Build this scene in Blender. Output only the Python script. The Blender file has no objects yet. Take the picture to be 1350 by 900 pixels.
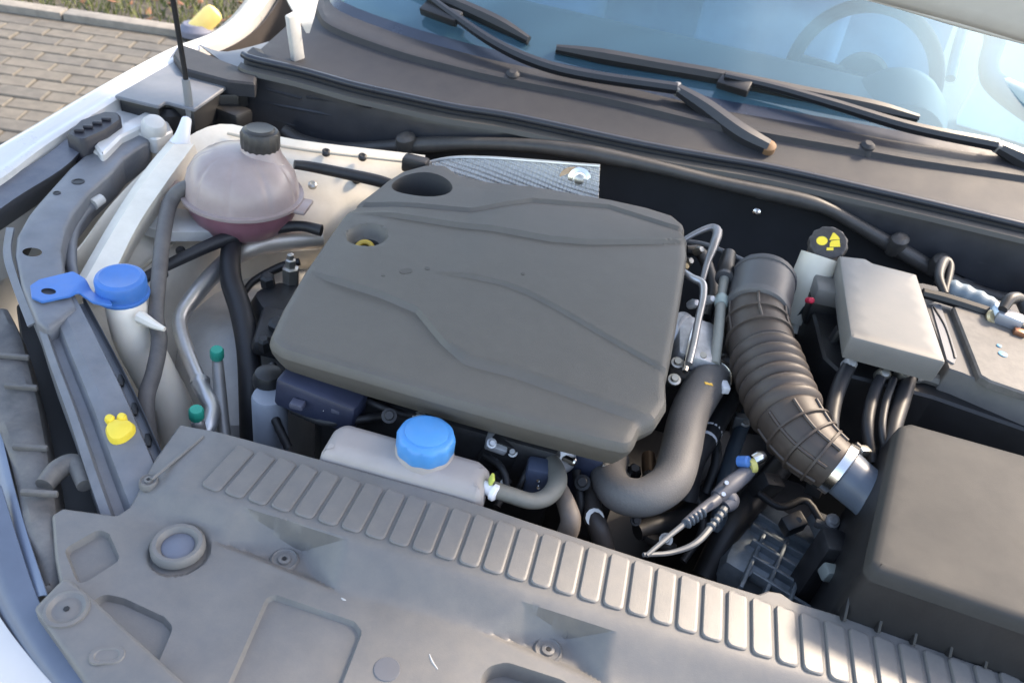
import bpy, bmesh, math, random
import numpy as np
from mathutils import Vector, Matrix
from mathutils.geometry import delaunay_2d_cdt
random.seed(7)
S = bpy.context.scene
COL = S.collection

# ------------------------------------------------------------------ camera
F = 1080.0                                   # focal length in pixels of a 1350 x 900 picture
YAW, PITCH, ROLL = (math.radians(a) for a in (6.8, 36.5, 10.8))
CAM = Vector((0.1128, -0.6719, 0.75))        # z = 0 is the top of the radiator cover, ground at -0.85
_f = Vector((-math.sin(YAW)*math.cos(PITCH), math.cos(YAW)*math.cos(PITCH), -math.sin(PITCH)))
_r0 = Vector((math.cos(YAW), math.sin(YAW), 0)); _u0 = _r0.cross(_f)
_r = math.cos(ROLL)*_r0 + math.sin(ROLL)*_u0
_u = -math.sin(ROLL)*_r0 + math.cos(ROLL)*_u0
cd = bpy.data.cameras.new('camera'); cam = bpy.data.objects.new('camera', cd); COL.objects.link(cam)
cd.sensor_fit = 'HORIZONTAL'; cd.sensor_width = 36; cd.lens = 36*F/1350
cd.clip_start = 0.02; cd.clip_end = 2000
M4 = Matrix((_r, _u, -_f)).transposed().to_4x4(); M4.translation = CAM
cam.matrix_world = M4
cd.dof.use_dof = True; cd.dof.focus_distance = 1.12; cd.dof.aperture_fstop = 7.0
S.camera = cam

# ------------------------------------------------------------------ sky, sun, exposure
SUN_DIR = Vector((0.47, 0.43, 0.56)).normalized()    # towards the sun
w = bpy.data.worlds.new('World'); S.world = w; w.use_nodes = True
nt = w.node_tree; nt.nodes.clear()
sky = nt.nodes.new('ShaderNodeTexSky'); sky.sky_type = 'NISHITA'; sky.sun_disc = False
sky.sun_elevation = math.asin(SUN_DIR.z); sky.sun_rotation = math.atan2(SUN_DIR.x, SUN_DIR.y)
sky.air_density = 1.0; sky.dust_density = 1.3; sky.ozone_density = 1.0
bg = nt.nodes.new('ShaderNodeBackground'); bg.inputs[1].default_value = 0.15
ow = nt.nodes.new('ShaderNodeOutputWorld')
nt.links.new(sky.outputs[0], bg.inputs[0]); nt.links.new(bg.outputs[0], ow.inputs[0])
sl = bpy.data.lights.new('sun', 'SUN'); sl.energy = 1.5; sl.angle = math.radians(7); sl.color = (1, .93, .83)
so = bpy.data.objects.new('sun', sl); COL.objects.link(so); so.location = (3, 0, 6)
so.rotation_euler = SUN_DIR.to_track_quat('Z', 'Y').to_euler()
S.view_settings.view_transform = 'Standard'; S.view_settings.look = 'None'
S.view_settings.gamma = 1; S.view_settings.use_curve_mapping = False
S.view_settings.exposure = 2.2
S.view_settings.use_white_balance = True          # the camera was balanced for open shade
S.view_settings.white_balance_temperature = 7900; S.view_settings.white_balance_tint = 13

# ------------------------------------------------------------------ pixel -> place
def ray(u, v): return ((u-675)/F)*_r - ((v-450)/F)*_u + _f
def U(u, v, z):
    d = ray(u, v); return CAM + d*((z-CAM.z)/d.z)
def UY(u, v, y):
    d = ray(u, v); return CAM + d*((y-CAM.y)/d.y)
def PX(p, px): return px*((p-CAM).dot(_f))/F          # size of px pixels at p
def XY(pts, z): return [tuple(U(a, b, z).xy) for a, b in pts]

# ------------------------------------------------------------------ materials
MATS = {}
def mat(name, col, rough=.5, metal=0., var=.12, scale=14., bump=.0, bscale=220., dust=0., dustcol=(.33,.30,.27),
        spec=.5, coat=0., alpha=1., trans=0., sss=0., fn=None):
    if name in MATS: return MATS[name]
    m = bpy.data.materials.new(name); m.use_nodes = True
    n = m.node_tree.nodes; l = m.node_tree.links; b = n['Principled BSDF']
    tc = n.new('ShaderNodeTexCoord')
    geo = n.new('ShaderNodeNewGeometry')
    no = n.new('ShaderNodeTexNoise'); no.inputs['Scale'].default_value = scale; no.inputs['Detail'].default_value = 7
    no.inputs['Roughness'].default_value = .62
    l.new(geo.outputs['Position'], no.inputs['Vector'])
    mr = n.new('ShaderNodeMapRange'); mr.inputs[1].default_value = .3; mr.inputs[2].default_value = .7
    mr.inputs[3].default_value = 1-var; mr.inputs[4].default_value = 1+var
    l.new(no.outputs['Fac'], mr.inputs[0])
    mx = n.new('ShaderNodeMix'); mx.data_type = 'RGBA'; mx.blend_type = 'MULTIPLY'; mx.inputs[0].default_value = 1
    mx.inputs[6].default_value = (*col, 1); l.new(mr.outputs[0], mx.inputs[7])
    out = mx.outputs[2]
    if dust > 0:                                       # dust that has settled in speckles and smears
        n2 = n.new('ShaderNodeTexNoise'); n2.inputs['Scale'].default_value = 33; n2.inputs['Detail'].default_value = 10
        n2.inputs['Roughness'].default_value = .75
        l.new(geo.outputs['Position'], n2.inputs['Vector'])
        m2 = n.new('ShaderNodeMapRange'); m2.inputs[1].default_value = .38; m2.inputs[2].default_value = .75
        m2.inputs[3].default_value = 0; m2.inputs[4].default_value = dust
        l.new(n2.outputs['Fac'], m2.inputs[0])
        md = n.new('ShaderNodeMix'); md.data_type = 'RGBA'; md.inputs[7].default_value = (*dustcol, 1)
        l.new(m2.outputs[0], md.inputs[0]); l.new(out, md.inputs[6]); out = md.outputs[2]
    l.new(out, b.inputs['Base Color'])
    rr = n.new('ShaderNodeMapRange'); rr.inputs[3].default_value = max(.03, rough-.1); rr.inputs[4].default_value = min(1, rough+.1)
    l.new(no.outputs['Fac'], rr.inputs[0]); l.new(rr.outputs[0], b.inputs['Roughness'])
    b.inputs['Metallic'].default_value = metal
    b.inputs['Specular IOR Level'].default_value = spec
    b.inputs['Coat Weight'].default_value = coat
    b.inputs['Alpha'].default_value = alpha
    b.inputs['Transmission Weight'].default_value = trans
    if sss:
        b.inputs['Subsurface Weight'].default_value = sss; b.inputs['Subsurface Radius'].default_value = (.02, .015, .012)
    if bump:
        nb = n.new('ShaderNodeTexNoise'); nb.inputs['Scale'].default_value = bscale; nb.inputs['Detail'].default_value = 4
        l.new(geo.outputs['Position'], nb.inputs['Vector'])
        bp = n.new('ShaderNodeBump'); bp.inputs['Strength'].default_value = bump; bp.inputs['Distance'].default_value = .002
        l.new(nb.outputs['Fac'], bp.inputs['Height']); l.new(bp.outputs[0], b.inputs['Normal'])
    if fn: fn(m, n, l, b, geo)
    MATS[name] = m; return m

PLASTIC = mat('engine cover plastic', (.098,.091,.081), .5, var=.04, bump=.3, bscale=900, dust=.09, dustcol=(.24,.22,.19))
SLAM = mat('dusty cover plastic', (.143,.141,.140), .42, var=.07, bump=.12, bscale=800, dust=.32, dustcol=(.26,.235,.20))
BOXP = mat('air box lit plastic', (.038,.0375,.037), .68, spec=.3, var=.04, bump=.08, bscale=900, dust=.08, dustcol=(.15,.14,.13))  # same black plastic, lightened for the sky sheen on the lid top
BOXS = mat('air box dark plastic', (.012,.012,.0135), .5, var=.2, bump=.1, dust=.06, dustcol=(.08,.08,.08))  # same plastic left darker for the shaded sides; battery box uses it too
LIDG = mat('fuse lid plastic', (.145,.143,.140), .45, var=.07, dust=.25, dustcol=(.22,.2,.18))
COWL = mat('cowl plastic', (.024,.0255,.031), .6, spec=.35, var=.12, bump=.2, bscale=700, dust=.12, dustcol=(.10,.095,.09))
BLACK = mat('black plastic', (.013,.013,.0145), .45, var=.25, dust=.08, dustcol=(.06,.06,.06))
DARK = mat('dark metal', (.020,.020,.022), .5, var=.5, scale=40, dust=.2, dustcol=(.06,.06,.06))  # near-black base tone with random mottling
RUBBER = mat('black rubber', (.017,.017,.020), .5, var=.2, dust=.15, dustcol=(.06,.06,.06))
RUBG = mat('grey hose rubber', (.105,.101,.100), .6, var=.12, bump=.3, bscale=500, dust=.2, dustcol=(.16,.15,.14))
DUCT = mat('brownish duct rubber', (.058,.044,.037), .52, var=.15, dust=.2, dustcol=(.10,.08,.07))
SLEEVE = mat('duct sleeve rubber', (.07,.07,.075), .42, var=.1, dust=.2, dustcol=(.14,.13,.12))
WHITE = mat('white paint', (.60,.59,.575), .3, var=.03, coat=.5)
CREAM = mat('inner wing paint', (.80,.735,.63), .5, var=.10, scale=9, dust=.25, dustcol=(.50,.42,.32))
PALE = mat('pale grey painted steel', (.56,.55,.53), .45, var=.1, dust=.25)
STEEL = mat('blue grey painted steel', (.135,.145,.165), .42, var=.18, scale=20, dust=.3, dustcol=(.24,.22,.20))
LAMPH = mat('lamp housing plastic', (.10,.098,.098), .55, var=.25, dust=.5, dustcol=(.26,.23,.20))
ALU = mat('cast aluminium', (.52,.53,.55), .45, metal=.5, var=.25, scale=40, bump=.3, bscale=150)
PIPE = mat('aluminium pipe', (.62,.62,.62), .38, metal=.8, var=.12, dust=.2)
CHROME = mat('bright clamp steel', (.75,.74,.72), .22, metal=1., var=.1)
ZINC = mat('zinc bolt', (.5,.48,.44), .4, metal=.9, var=.2)
BLUE = mat('blue cap plastic', (.030,.17,.50), .42, var=.12, dust=.12)
BLUEL = mat('light blue cap plastic', (.045,.29,.66), .42, var=.1, dust=.1)
IVORY = mat('ivory plastic', (.82,.74,.63), .45, var=.06, sss=.25)
RESV = mat('grey white tank plastic', (.36,.325,.31), .5, var=.08, sss=.15, dust=.3)
GREEN = mat('green cap plastic', (.0,.32,.23), .4)
YELLOW = mat('yellow plastic', (.80,.60,.06), .45)
YELP = mat('faded yellow paint', (.85,.63,.20), .5, var=.1)
WHITEP = mat('white plastic', (.75,.75,.78), .4, var=.05)
RED = mat('red plastic', (.65,.03,.07), .4)
NAVY = mat('navy plastic', (.022,.028,.055), .45, var=.2)
TANKU = mat('tank plastic', (.35,.275,.265), .32, var=.12, scale=18, sss=.3, dust=.25)
TANKL = mat('pink coolant behind plastic', (.27,.120,.150), .3, var=.15, sss=.1)
DASH = mat('dashboard vinyl', (.05,.055,.06), .55)
WHEEL = mat('steering wheel leather', (.012,.016,.024), .8, spec=.15)
CABIN = mat('cabin cloth', (.14,.22,.33), .8)
TRIM = mat('cabin trim', (.6,.62,.6), .6)
SCUFF = mat('white scuff', (.42,.42,.42), .6)

def foil_nodes(m, n, l, b, geo):
    # dimpled heat shield sheet: a diamond relief
    sx = n.new('ShaderNodeSeparateXYZ'); l.new(geo.outputs['Position'], sx.inputs[0])
    def tri(op):
        a = n.new('ShaderNodeMath'); a.operation = op; l.new(sx.outputs[0], a.inputs[0]); l.new(sx.outputs[2], a.inputs[1])
        s = n.new('ShaderNodeMath'); s.operation = 'MULTIPLY'; s.inputs[1].default_value = 430; l.new(a.outputs[0], s.inputs[0])
        t = n.new('ShaderNodeMath'); t.operation = 'SINE'; l.new(s.outputs[0], t.inputs[0]); return t
    p, q = tri('ADD'), tri('SUBTRACT')
    mul = n.new('ShaderNodeMath'); mul.operation = 'MULTIPLY'; l.new(p.outputs[0], mul.inputs[0]); l.new(q.outputs[0], mul.inputs[1])
    bp = n.new('ShaderNodeBump'); bp.inputs['Strength'].default_value = 1; bp.inputs['Distance'].default_value = .006
    l.new(mul.outputs[0], bp.inputs['Height']); l.new(bp.outputs[0], b.inputs['Normal'])
FOIL = mat('embossed aluminium foil', (.88,.87,.85), .35, metal=.08, var=.08, fn=foil_nodes)

def glass_mat():
    m = bpy.data.materials.new('tinted windscreen glass'); m.use_nodes = True
    n = m.node_tree.nodes; l = m.node_tree.links; n.clear()
    o = n.new('ShaderNodeOutputMaterial')
    t = n.new('ShaderNodeBsdfTransparent'); t.inputs[0].default_value = (.42,.76,.95, 1)
    g = n.new('ShaderNodeBsdfGlossy'); g.inputs['Roughness'].default_value = .03; g.inputs[0].default_value = (.80,.97,1, 1)
    d = n.new('ShaderNodeBsdfDiffuse'); d.inputs[0].default_value = (.26,.60,.80, 1)  # patchy blue diffuse film: dust haze plus milky reflections put into colour
    fr = n.new('ShaderNodeFresnel'); fr.inputs[0].default_value = 1.62
    nz = n.new('ShaderNodeTexNoise'); nz.inputs['Scale'].default_value = 2.2; nz.inputs['Detail'].default_value = 8; nz.inputs['Distortion'].default_value = .6
    mr = n.new('ShaderNodeMapRange'); mr.inputs[1].default_value = .3; mr.inputs[2].default_value = .7; mr.inputs[3].default_value = .06; mr.inputs[4].default_value = .19
    l.new(nz.outputs['Fac'], mr.inputs[0])
    a = n.new('ShaderNodeMixShader'); l.new(mr.outputs[0], a.inputs[0]); l.new(t.outputs[0], a.inputs[1]); l.new(d.outputs[0], a.inputs[2])
    c = n.new('ShaderNodeMixShader'); l.new(fr.outputs[0], c.inputs[0]); l.new(a.outputs[0], c.inputs[1]); l.new(g.outputs[0], c.inputs[2])
    l.new(c.outputs[0], o.inputs[0]); return m
GLASS = glass_mat()
LENS = mat('headlamp lens', (.14,.18,.25), .35, var=.05)

# ------------------------------------------------------------------ mesh helpers
def link(name, verts, faces, m, parent=None, sharp=38, smooth=True):
    vs = [Vector(v) for v in verts]
    mn = Vector([min(v[i] for v in vs) for i in range(3)]); mx_ = Vector([max(v[i] for v in vs) for i in range(3)])
    org = Vector(((mn.x+mx_.x)/2, (mn.y+mx_.y)/2, mn.z))
    me = bpy.data.meshes.new(name); me.from_pydata([tuple(v-org) for v in vs], [], faces); me.update()
    bm = bmesh.new(); bm.from_mesh(me); bmesh.ops.remove_doubles(bm, verts=bm.verts, dist=1e-6)
    bmesh.ops.recalc_face_normals(bm, faces=bm.faces); bm.to_mesh(me); bm.free()
    if smooth:
        me.shade_smooth(); me.set_sharp_from_angle(angle=math.radians(sharp))
    me.materials.append(m)
    o = bpy.data.objects.new(name, me); COL.objects.link(o); o.location = org
    if parent is not None: adopt(o, parent, org)
    return o
WORLD = {}
def adopt(o, parent, loc):
    o.parent = parent; o.location = loc - WORLD.get(parent.name, Vector(parent.location)); WORLD[o.name] = Vector(loc)
def thing(name, label, cat, loc, group=None):
    o = bpy.data.objects.new(name, None); COL.objects.link(o); o.location = loc; o.empty_display_size = .05
    WORLD[o.name] = Vector(loc); tag(o, label, cat, group); return o
def tag(o, label=None, cat=None, group=None, kind=None):
    if label: o['label'] = label
    if cat: o['category'] = cat
    if group: o['group'] = group
    if kind: o['kind'] = kind
    if o.name not in WORLD: WORLD[o.name] = Vector(o.location)
    return o
def catmull(P, n):
    P = [np.array(p, float) for p in P]
    if len(P) == 2: return [P[0] + (P[1]-P[0])*i/n for i in range(n+1)]
    Q = [2*P[0]-P[1]] + P + [2*P[-1]-P[-2]]; out = []
    for i in range(1, len(Q)-2):
        a, b, c, d = Q[i-1:i+3]
        for k in range(n):
            t = k/n
            out.append(.5*((2*b)+(-a+c)*t+(2*a-5*b+4*c-d)*t*t+(-a+3*b-3*c+d)*t**3))
    out.append(P[-1]); return out
def tube_geo(P, R, seg=14, cap=True):
    P = [Vector(p) for p in P]; V = []; Fc = []
    T = [(P[min(i+1, len(P)-1)]-P[max(i-1, 0)]).normalized() for i in range(len(P))]
    a = T[0].orthogonal().normalized()
    for i, p in enumerate(P):
        a = (a - T[i]*a.dot(T[i])).normalized(); b = T[i].cross(a)
        for k in range(seg):
            th = 2*math.pi*k/seg; V.append(p + (a*math.cos(th)+b*math.sin(th))*R[i])
    for i in range(len(P)-1):
        for k in range(seg):
            Fc.append((i*seg+k, i*seg+(k+1) % seg, (i+1)*seg+(k+1) % seg, (i+1)*seg+k))
    if cap:
        Fc.append(tuple(range(seg))[::-1]); Fc.append(tuple((len(P)-1)*seg+k for k in range(seg)))
    return V, Fc
def tube(name, pts, m, parent=None, n=7, seg=14, mod=None, world=False):
    """pts: (u, v, z, radius in px) at the photo's scale, or world points with radius in metres"""
    if world: C = [(p[0], p[1], p[2], p[3]) for p in pts]
    else:
        C = []
        for a, b, z, rp in pts:
            p = U(a, b, z); C.append((*p, PX(p, rp)))
    Q = catmull(C, n); P = [q[:3] for q in Q]; R = [max(q[3], 1e-4) for q in Q]
    if mod: R = [r*mod(i/(len(R)-1)) for i, r in enumerate(R)]
    V, Fc = tube_geo(P, R, seg); return link(name, V, Fc, m, parent)
def lathe(name, c, axis, prof, m, parent=None, seg=36, mod=None):
    """prof: (radius, height along the axis); closed at both ends when the radius is not 0"""
    axis = Vector(axis).normalized(); a = axis.orthogonal().normalized(); b = axis.cross(a); c = Vector(c); V = []; Fc = []
    for r, h in prof:
        for k in range(seg):
            th = 2*math.pi*k/seg; rr = r*(mod(th, h) if mod else 1)
            V.append(c + axis*h + (a*math.cos(th)+b*math.sin(th))*rr)
    for i in range(len(prof)-1):
        for k in range(seg): Fc.append((i*seg+k, i*seg+(k+1) % seg, (i+1)*seg+(k+1) % seg, (i+1)*seg+k))
    Fc.append(tuple(range(seg))[::-1]); Fc.append(tuple((len(prof)-1)*seg+k for k in range(seg)))
    return link(name, V, Fc, m, parent)
def box(name, c, s, m, parent=None, rot=(0, 0, 0), bev=.004, seg=2):
    bm = bmesh.new(); bmesh.ops.create_cube(bm, size=1)
    bmesh.ops.scale(bm, vec=s, verts=bm.verts)
    if bev: bmesh.ops.bevel(bm, geom=bm.edges[:], offset=min(bev, min(s)*.45), segments=seg, affect='EDGES', profile=.5)
    Rm = Matrix.Rotation(rot[2], 4, 'Z') @ Matrix.Rotation(rot[1], 4, 'Y') @ Matrix.Rotation(rot[0], 4, 'X')
    bmesh.ops.transform(bm, matrix=Matrix.Translation(c) @ Rm, verts=bm.verts)
    bm.verts.index_update(); V = [v.co.copy() for v in bm.verts]; Fc = [tuple(v.index for v in f.verts) for f in bm.faces]; bm.free()
    return link(name, V, Fc, m, parent)
def round_poly(P, r, n=5):
    P = [Vector(p) for p in P]; out = []
    rs = r if isinstance(r, (list, tuple)) else [r]*len(P)
    for i, p in enumerate(P):
        a = P[i-1]-p; b = P[(i+1) % len(P)]-p; ang = a.angle(b)
        if rs[i] <= 0 or ang > math.radians(172): out.append(p); continue
        d = min(rs[i]/math.tan(ang/2), a.length*.48, b.length*.48)
        q0 = p+a.normalized()*d; q1 = p+b.normalized()*d
        for k in range(n+1):
            t = k/n; out.append(q0*(1-t)**2 + p*2*t*(1-t) + q1*t*t)
    return [tuple(p) for p in out]
def ccw(P):
    s = sum(P[i-1][0]*P[i][1]-P[i][0]*P[i-1][1] for i in range(len(P)))
    return P if s > 0 else P[::-1]
def densify(P, d):
    out = []
    for i, p in enumerate(P):
        q = P[(i+1) % len(P)]; L = math.dist(p, q); k = max(1, int(L/d))
        out += [(p[0]+(q[0]-p[0])*j/k, p[1]+(q[1]-p[1])*j/k) for j in range(k)]
    return out
def inset(P, d):
    out = []; n = len(P)
    for i in range(n):
        a = Vector(P[i])-Vector(P[i-1]); b = Vector(P[(i+1) % n])-Vector(P[i])
        na = Vector((-a.y, a.x)).normalized(); nb = Vector((-b.y, b.x)).normalized()
        m_ = na+nb
        if m_.length < 1e-6: m_ = na
        m_ = m_.normalized(); k = 1/max(.5, m_.dot(na)); out.append((P[i][0]+m_.x*d*k, P[i][1]+m_.y*d*k))
    return out
def sdpoly(X, Y, P):
    """signed distance to a polygon, negative inside"""
    d = np.full(X.shape, 1e9); ins = np.zeros(X.shape, bool)
    for i in range(len(P)):
        (x0, y0), (x1, y1) = P[i-1], P[i]
        ex, ey = x1-x0, y1-y0; wx, wy = X-x0, Y-y0
        t = np.clip((wx*ex+wy*ey)/(ex*ex+ey*ey+1e-12), 0, 1)
        d = np.minimum(d, (wx-ex*t)**2+(wy-ey*t)**2)
        c = ((y0 <= Y) & (Y < y1)) | ((y1 <= Y) & (Y < y0))
        xi = x0+(Y-y0)*ex/(ey if abs(ey) > 1e-12 else 1e-12)
        ins ^= c & (X < xi)
    d = np.sqrt(d); return np.where(ins, -d, d)
def sstep(a, b, x):
    t = np.clip((x-a)/(b-a), 0, 1); return t*t*(3-2*t)
def plate(name, outline, h, m, parent=None, prof=((0, -.03), (0, -.006), (.002, -.002), (.006, 0)), grid=.006, dens=.006, holes=(), sharp=38, lines=()):
    """moulded panel: outline in plan, height function h(x, y) or a number, edge profile (inset, dz) from the foot to the top"""
    hf = h if callable(h) else (lambda x, y: np.full(np.shape(x), float(h)))
    O = densify(ccw(list(outline)), dens); V = []; Fc = []; n = len(O); ring = None
    for ins_, dz in prof:
        P = inset(O, ins_) if ins_ else O
        z = hf(np.array([p[0] for p in P]), np.array([p[1] for p in P]))+dz
        V += [(P[i][0], P[i][1], z[i]) for i in range(n)]
    for k in range(len(prof)-1):
        for i in range(n): Fc.append((k*n+i, k*n+(i+1) % n, (k+1)*n+(i+1) % n, (k+1)*n+i))
    top = P; base = (len(prof)-1)*n
    pts = [Vector(p) for p in top]; edges = []; hs = []
    for hp in holes:
        hp = ccw(list(hp)); s = len(pts); pts += [Vector(p) for p in hp]
        edges += [(s+i, s+(i+1) % len(hp)) for i in range(len(hp))]; hs.append(hp)
    for ln, closed in lines:
        s = len(pts); pts += [Vector(p) for p in ln]
        edges += [(s+i, s+i+1) for i in range(len(ln)-1)]+([(s+len(ln)-1, s)] if closed else [])
    if grid:
        xs = [p[0] for p in top]; ys = [p[1] for p in top]
        gx, gy = np.meshgrid(np.arange(min(xs), max(xs), grid), np.arange(min(ys), max(ys), grid))
        gx = gx + (np.arange(gx.shape[0]) % 2)[:, None]*grid*.5
        gx, gy = gx.ravel(), gy.ravel(); k = sdpoly(gx, gy, top) < -grid*.6
        for hp in hs: k &= sdpoly(gx, gy, hp) > grid*.5
        pts += [Vector((a, b)) for a, b in zip(gx[k], gy[k])]
    r = delaunay_2d_cdt(pts, edges, [list(range(n))], 1, 1e-7)
    vx = np.array([v.x for v in r[0]]); vy = np.array([v.y for v in r[0]])
    vz = hf(vx, vy)+prof[-1][1]; o = len(V)
    V += [(vx[i], vy[i], vz[i]) for i in range(len(vx))]
    tri = [f for f in r[2]]
    if hs:
        cx = np.array([np.mean([vx[i] for i in f]) for f in tri]); cy = np.array([np.mean([vy[i] for i in f]) for f in tri])
        keep = np.ones(len(tri), bool)
        for hp in hs: keep &= sdpoly(cx, cy, hp) > 0
        tri = [f for f, k in zip(tri, keep) if k]
    Fc += [tuple(o+i for i in f) for f in tri]
    return link(name, V, Fc, m, parent, sharp=sharp)
def sheet(name, rows, m, parent=None, n=6, thick=.003, nrow=1, sharp=40, closed=False):
    """rows of world points -> smooth sheet with thickness"""
    R = [catmull(r, n) for r in rows]
    if nrow > 1:
        Rt = [catmull([R[j][i] for j in range(len(R))], nrow) for i in range(len(R[0]))]
        R = [[Rt[i][j] for i in range(len(Rt))] for j in range(len(Rt[0]))]
    a, b = len(R), len(R[0]); V = [Vector(p) for r in R for p in r]
    Fc = [(j*b+i, j*b+i+1, (j+1)*b+i+1, (j+1)*b+i) for j in range(a-1) for i in range(b-1)]
    if thick:
        N = [Vector() for _ in V]
        for f in Fc:
            nn = (V[f[2]]-V[f[0]]).cross(V[f[3]]-V[f[1]])
            for i in f: N[i] += nn
        s = len(V); V += [v-N[i].normalized()*thick for i, v in enumerate(V[:s])]
        Fc += [tuple(s+i for i in f[::-1]) for f in Fc[:]]
        bd = [(i, i+1) for i in range(b-1)] + [(i*b+b-1, (i+1)*b+b-1) for i in range(a-1)] + \
             [((a-1)*b+i+1, (a-1)*b+i) for i in range(b-1)] + [((i+1)*b, i*b) for i in range(a-1)]
        Fc += [(y, x, s+x, s+y) for x, y in bd]
    return link(name, V, Fc, m, parent, sharp=sharp)
def rowpx(pts): return [U(a, b, z) for a, b, z in pts]
def circ(c, rx, ry=None, n=28, rot=0):
    ry = ry or rx
    return [(c[0]+rx*math.cos(t)*math.cos(rot)-ry*math.sin(t)*math.sin(rot), c[1]+rx*math.cos(t)*math.sin(rot)+ry*math.sin(t)*math.cos(rot))
            for t in (2*math.pi*k/n for k in range(n))]
def bolt(name, p, axis, r, m, parent, h=.006, washer=1.6):
    prof = [(r*washer, -.002), (r*washer, .001), (r, .0015), (r, h*.8), (r*.85, h)]
    return lathe(name, p, axis, prof, m, parent, seg=12)

# ================================================================== THE SETTING
def ground_nodes(m, n, l, b, geo): pass
SOIL = mat('sandy joint soil', (.085,.075,.06), .95, var=.3, scale=30)
PAVE = [mat('paver concrete %s' % k, c, .85, var=.22, scale=18, bump=.5, bscale=90) for k, c in
        (('warm', (.118,.108,.091)), ('grey', (.108,.101,.088)), ('tan', (.128,.116,.096)))]
ground = link('ground', [(-150,-150,-.86), (150,-150,-.86), (150,150,-.86), (-150,150,-.86)], [(0,1,2,3)], SOIL, smooth=False)
tag(ground, kind='structure')
KA = math.atan2(.228, .913); kdir = Vector((math.cos(KA), math.sin(KA), 0)); knor = Vector((-math.sin(KA), math.cos(KA), 0))
K0 = U(0, 14, -.85)
bm = bmesh.new(); bmesh.ops.create_cube(bm, size=1); bmesh.ops.scale(bm, vec=(.206, .104, .05), verts=bm.verts)
bmesh.ops.bevel(bm, geom=[e for e in bm.edges if all(v.co.z > 0 for v in e.verts)], offset=.006, segments=1, affect='EDGES')
pms = []
for k in range(3):
    pm = bpy.data.meshes.new('paver'); bm.to_mesh(pm); pm.materials.append(PAVE[k]); pms.append(pm)
bm.free()
for j in range(1, 22):
    for i in range(-14, 16):
        c = K0 + knor*(-.11*j+.02) + kdir*(.214*i + (.107 if j % 2 else 0))
        d = c-CAM; q = d.dot(_f)
        if q < .1: continue
        uu, vv = 675+F*d.dot(_r)/q, 450-F*d.dot(_u)/q
        if not (-140 < uu < 330 and -80 < vv < 260) or vv > 250-.7*max(uu, 0): continue
        o = bpy.data.objects.new('paver', random.choice(pms)); COL.objects.link(o); o.parent = ground
        o.location = c + Vector((0, 0, -.028+random.uniform(-.003, .003))) - Vector(ground.location)
        o.rotation_euler = (random.gauss(0, .008), random.gauss(0, .008), KA+random.gauss(0, .006))
KERB = mat('kerb concrete', (.22,.205,.18), .9, var=.2, scale=20, bump=.4, bscale=80)
for i in range(-2, 4):
    c = K0 + kdir*(.62*i) + knor*.06
    o = box('kerb_stone', c+Vector((0, 0, -.03)), (.61, .10, .12), KERB, ground, rot=(0, 0, KA), bev=.008)
LAWN = mat('lawn grass', (.115,.135,.042), .8, var=.45, scale=5)
LITTER = mat('fallen leaves', (.22,.10,.055), .8, var=.5, scale=9)
def scatter(name, m, n, hmin, hmax, wd, flat, seed):
    rr = random.Random(seed); V = []; Fc = []
    for _ in range(n):
        a = rr.uniform(-.8, 2.6); b = rr.uniform(.12, 2.6)
        p = K0 + kdir*a + knor*b + Vector((0, 0, rr.uniform(.0, .05) if flat else 0)); th = rr.uniform(0, 6.28); d = Vector((math.cos(th), math.sin(th), 0))
        h = rr.uniform(hmin, hmax); s = len(V)
        if flat:
            e = Vector((-d.y, d.x, rr.uniform(-.5, .5)))
            V += [p, p+d*h*.5+e*wd, p+d*h+Vector((0, 0, .02)), p+d*h*.5-e*wd]; Fc.append((s, s+1, s+2, s+3))
        else:
            t = Vector((rr.gauss(0, .35), rr.gauss(0, .35), 1))*h
            V += [p-d*wd, p+d*wd, p+t]; Fc.append((s, s+1, s+2))
    o = link(name, V, Fc, m, smooth=False); return o
tag(scatter('grass', LAWN, 9000, .03, .085, .006, False, 3), 'short sunlit grass verge beyond the kerb', 'grass', kind='stuff')
tag(scatter('fallen_leaves', LITTER, 420, .04, .09, .02, True, 4), 'dry brown leaves lying in the grass verge', 'leaves', kind='stuff')

st = thing('parking_post', 'short faded yellow post with grey base at the kerb', 'post', U(262, 48, -.85))
pb = U(258, 46, -.84)
lathe('base', pb, (0, 0, 1), [(.085, 0), (.085, .03), (.06, .06)], mat('grey post base', (.14,.15,.2), .7), st, seg=20)
lathe('shaft', pb+Vector((0, 0, .02)), (.34, .30, .42), [(.052, 0), (.052, .13), (.046, .15), (.025, .162), (.002, .165)], YELP, st, seg=24)

# ================================================================== THE CAR BODY
car = thing('car', 'white car with its bonnet propped open over the engine bay', 'car', (0, .5, -.85))
# --- left front wing
crest = [(-120,270,.045), (-60,234,.05), (0,199,.055), (60,164,.065), (130,122,.075), (200,82,.085), (240,62,.09), (288,44,.095), (322,20,.10), (346,-10,.105), (368,-50,.11)]
lip = [(-120,304,.04), (-60,266,.045), (0,232,.05), (60,188,.06), (140,137,.07), (212,92,.08), (250,69,.085), (296,50,.09), (330,26,.095), (354,-4,.10), (376,-44,.105)]
mid = [((a+2*c)/3, (b+2*d)/3-.5, (e+f)/2-.004) for (a, b, e), (c, d, f) in zip(crest, lip)]
cw = rowpx(crest); lw = rowpx(lip); mw = rowpx(mid)
rows = [[p+Vector((-.07, 0, -.62)) for p in cw], [p+Vector((-.075, 0, -.30)) for p in cw], [p+Vector((-.055, -.01, -.06)) for p in cw],
        [p+Vector((-.022, -.004, -.010)) for p in cw], cw, mw, lw, [p+Vector((.004, 0, -.02)) for p in lw], [p+Vector((.012, 0, -.16)) for p in lw]]
wing = sheet('wing', rows, WHITE, car, n=5, thick=.0025, nrow=2)
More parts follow.
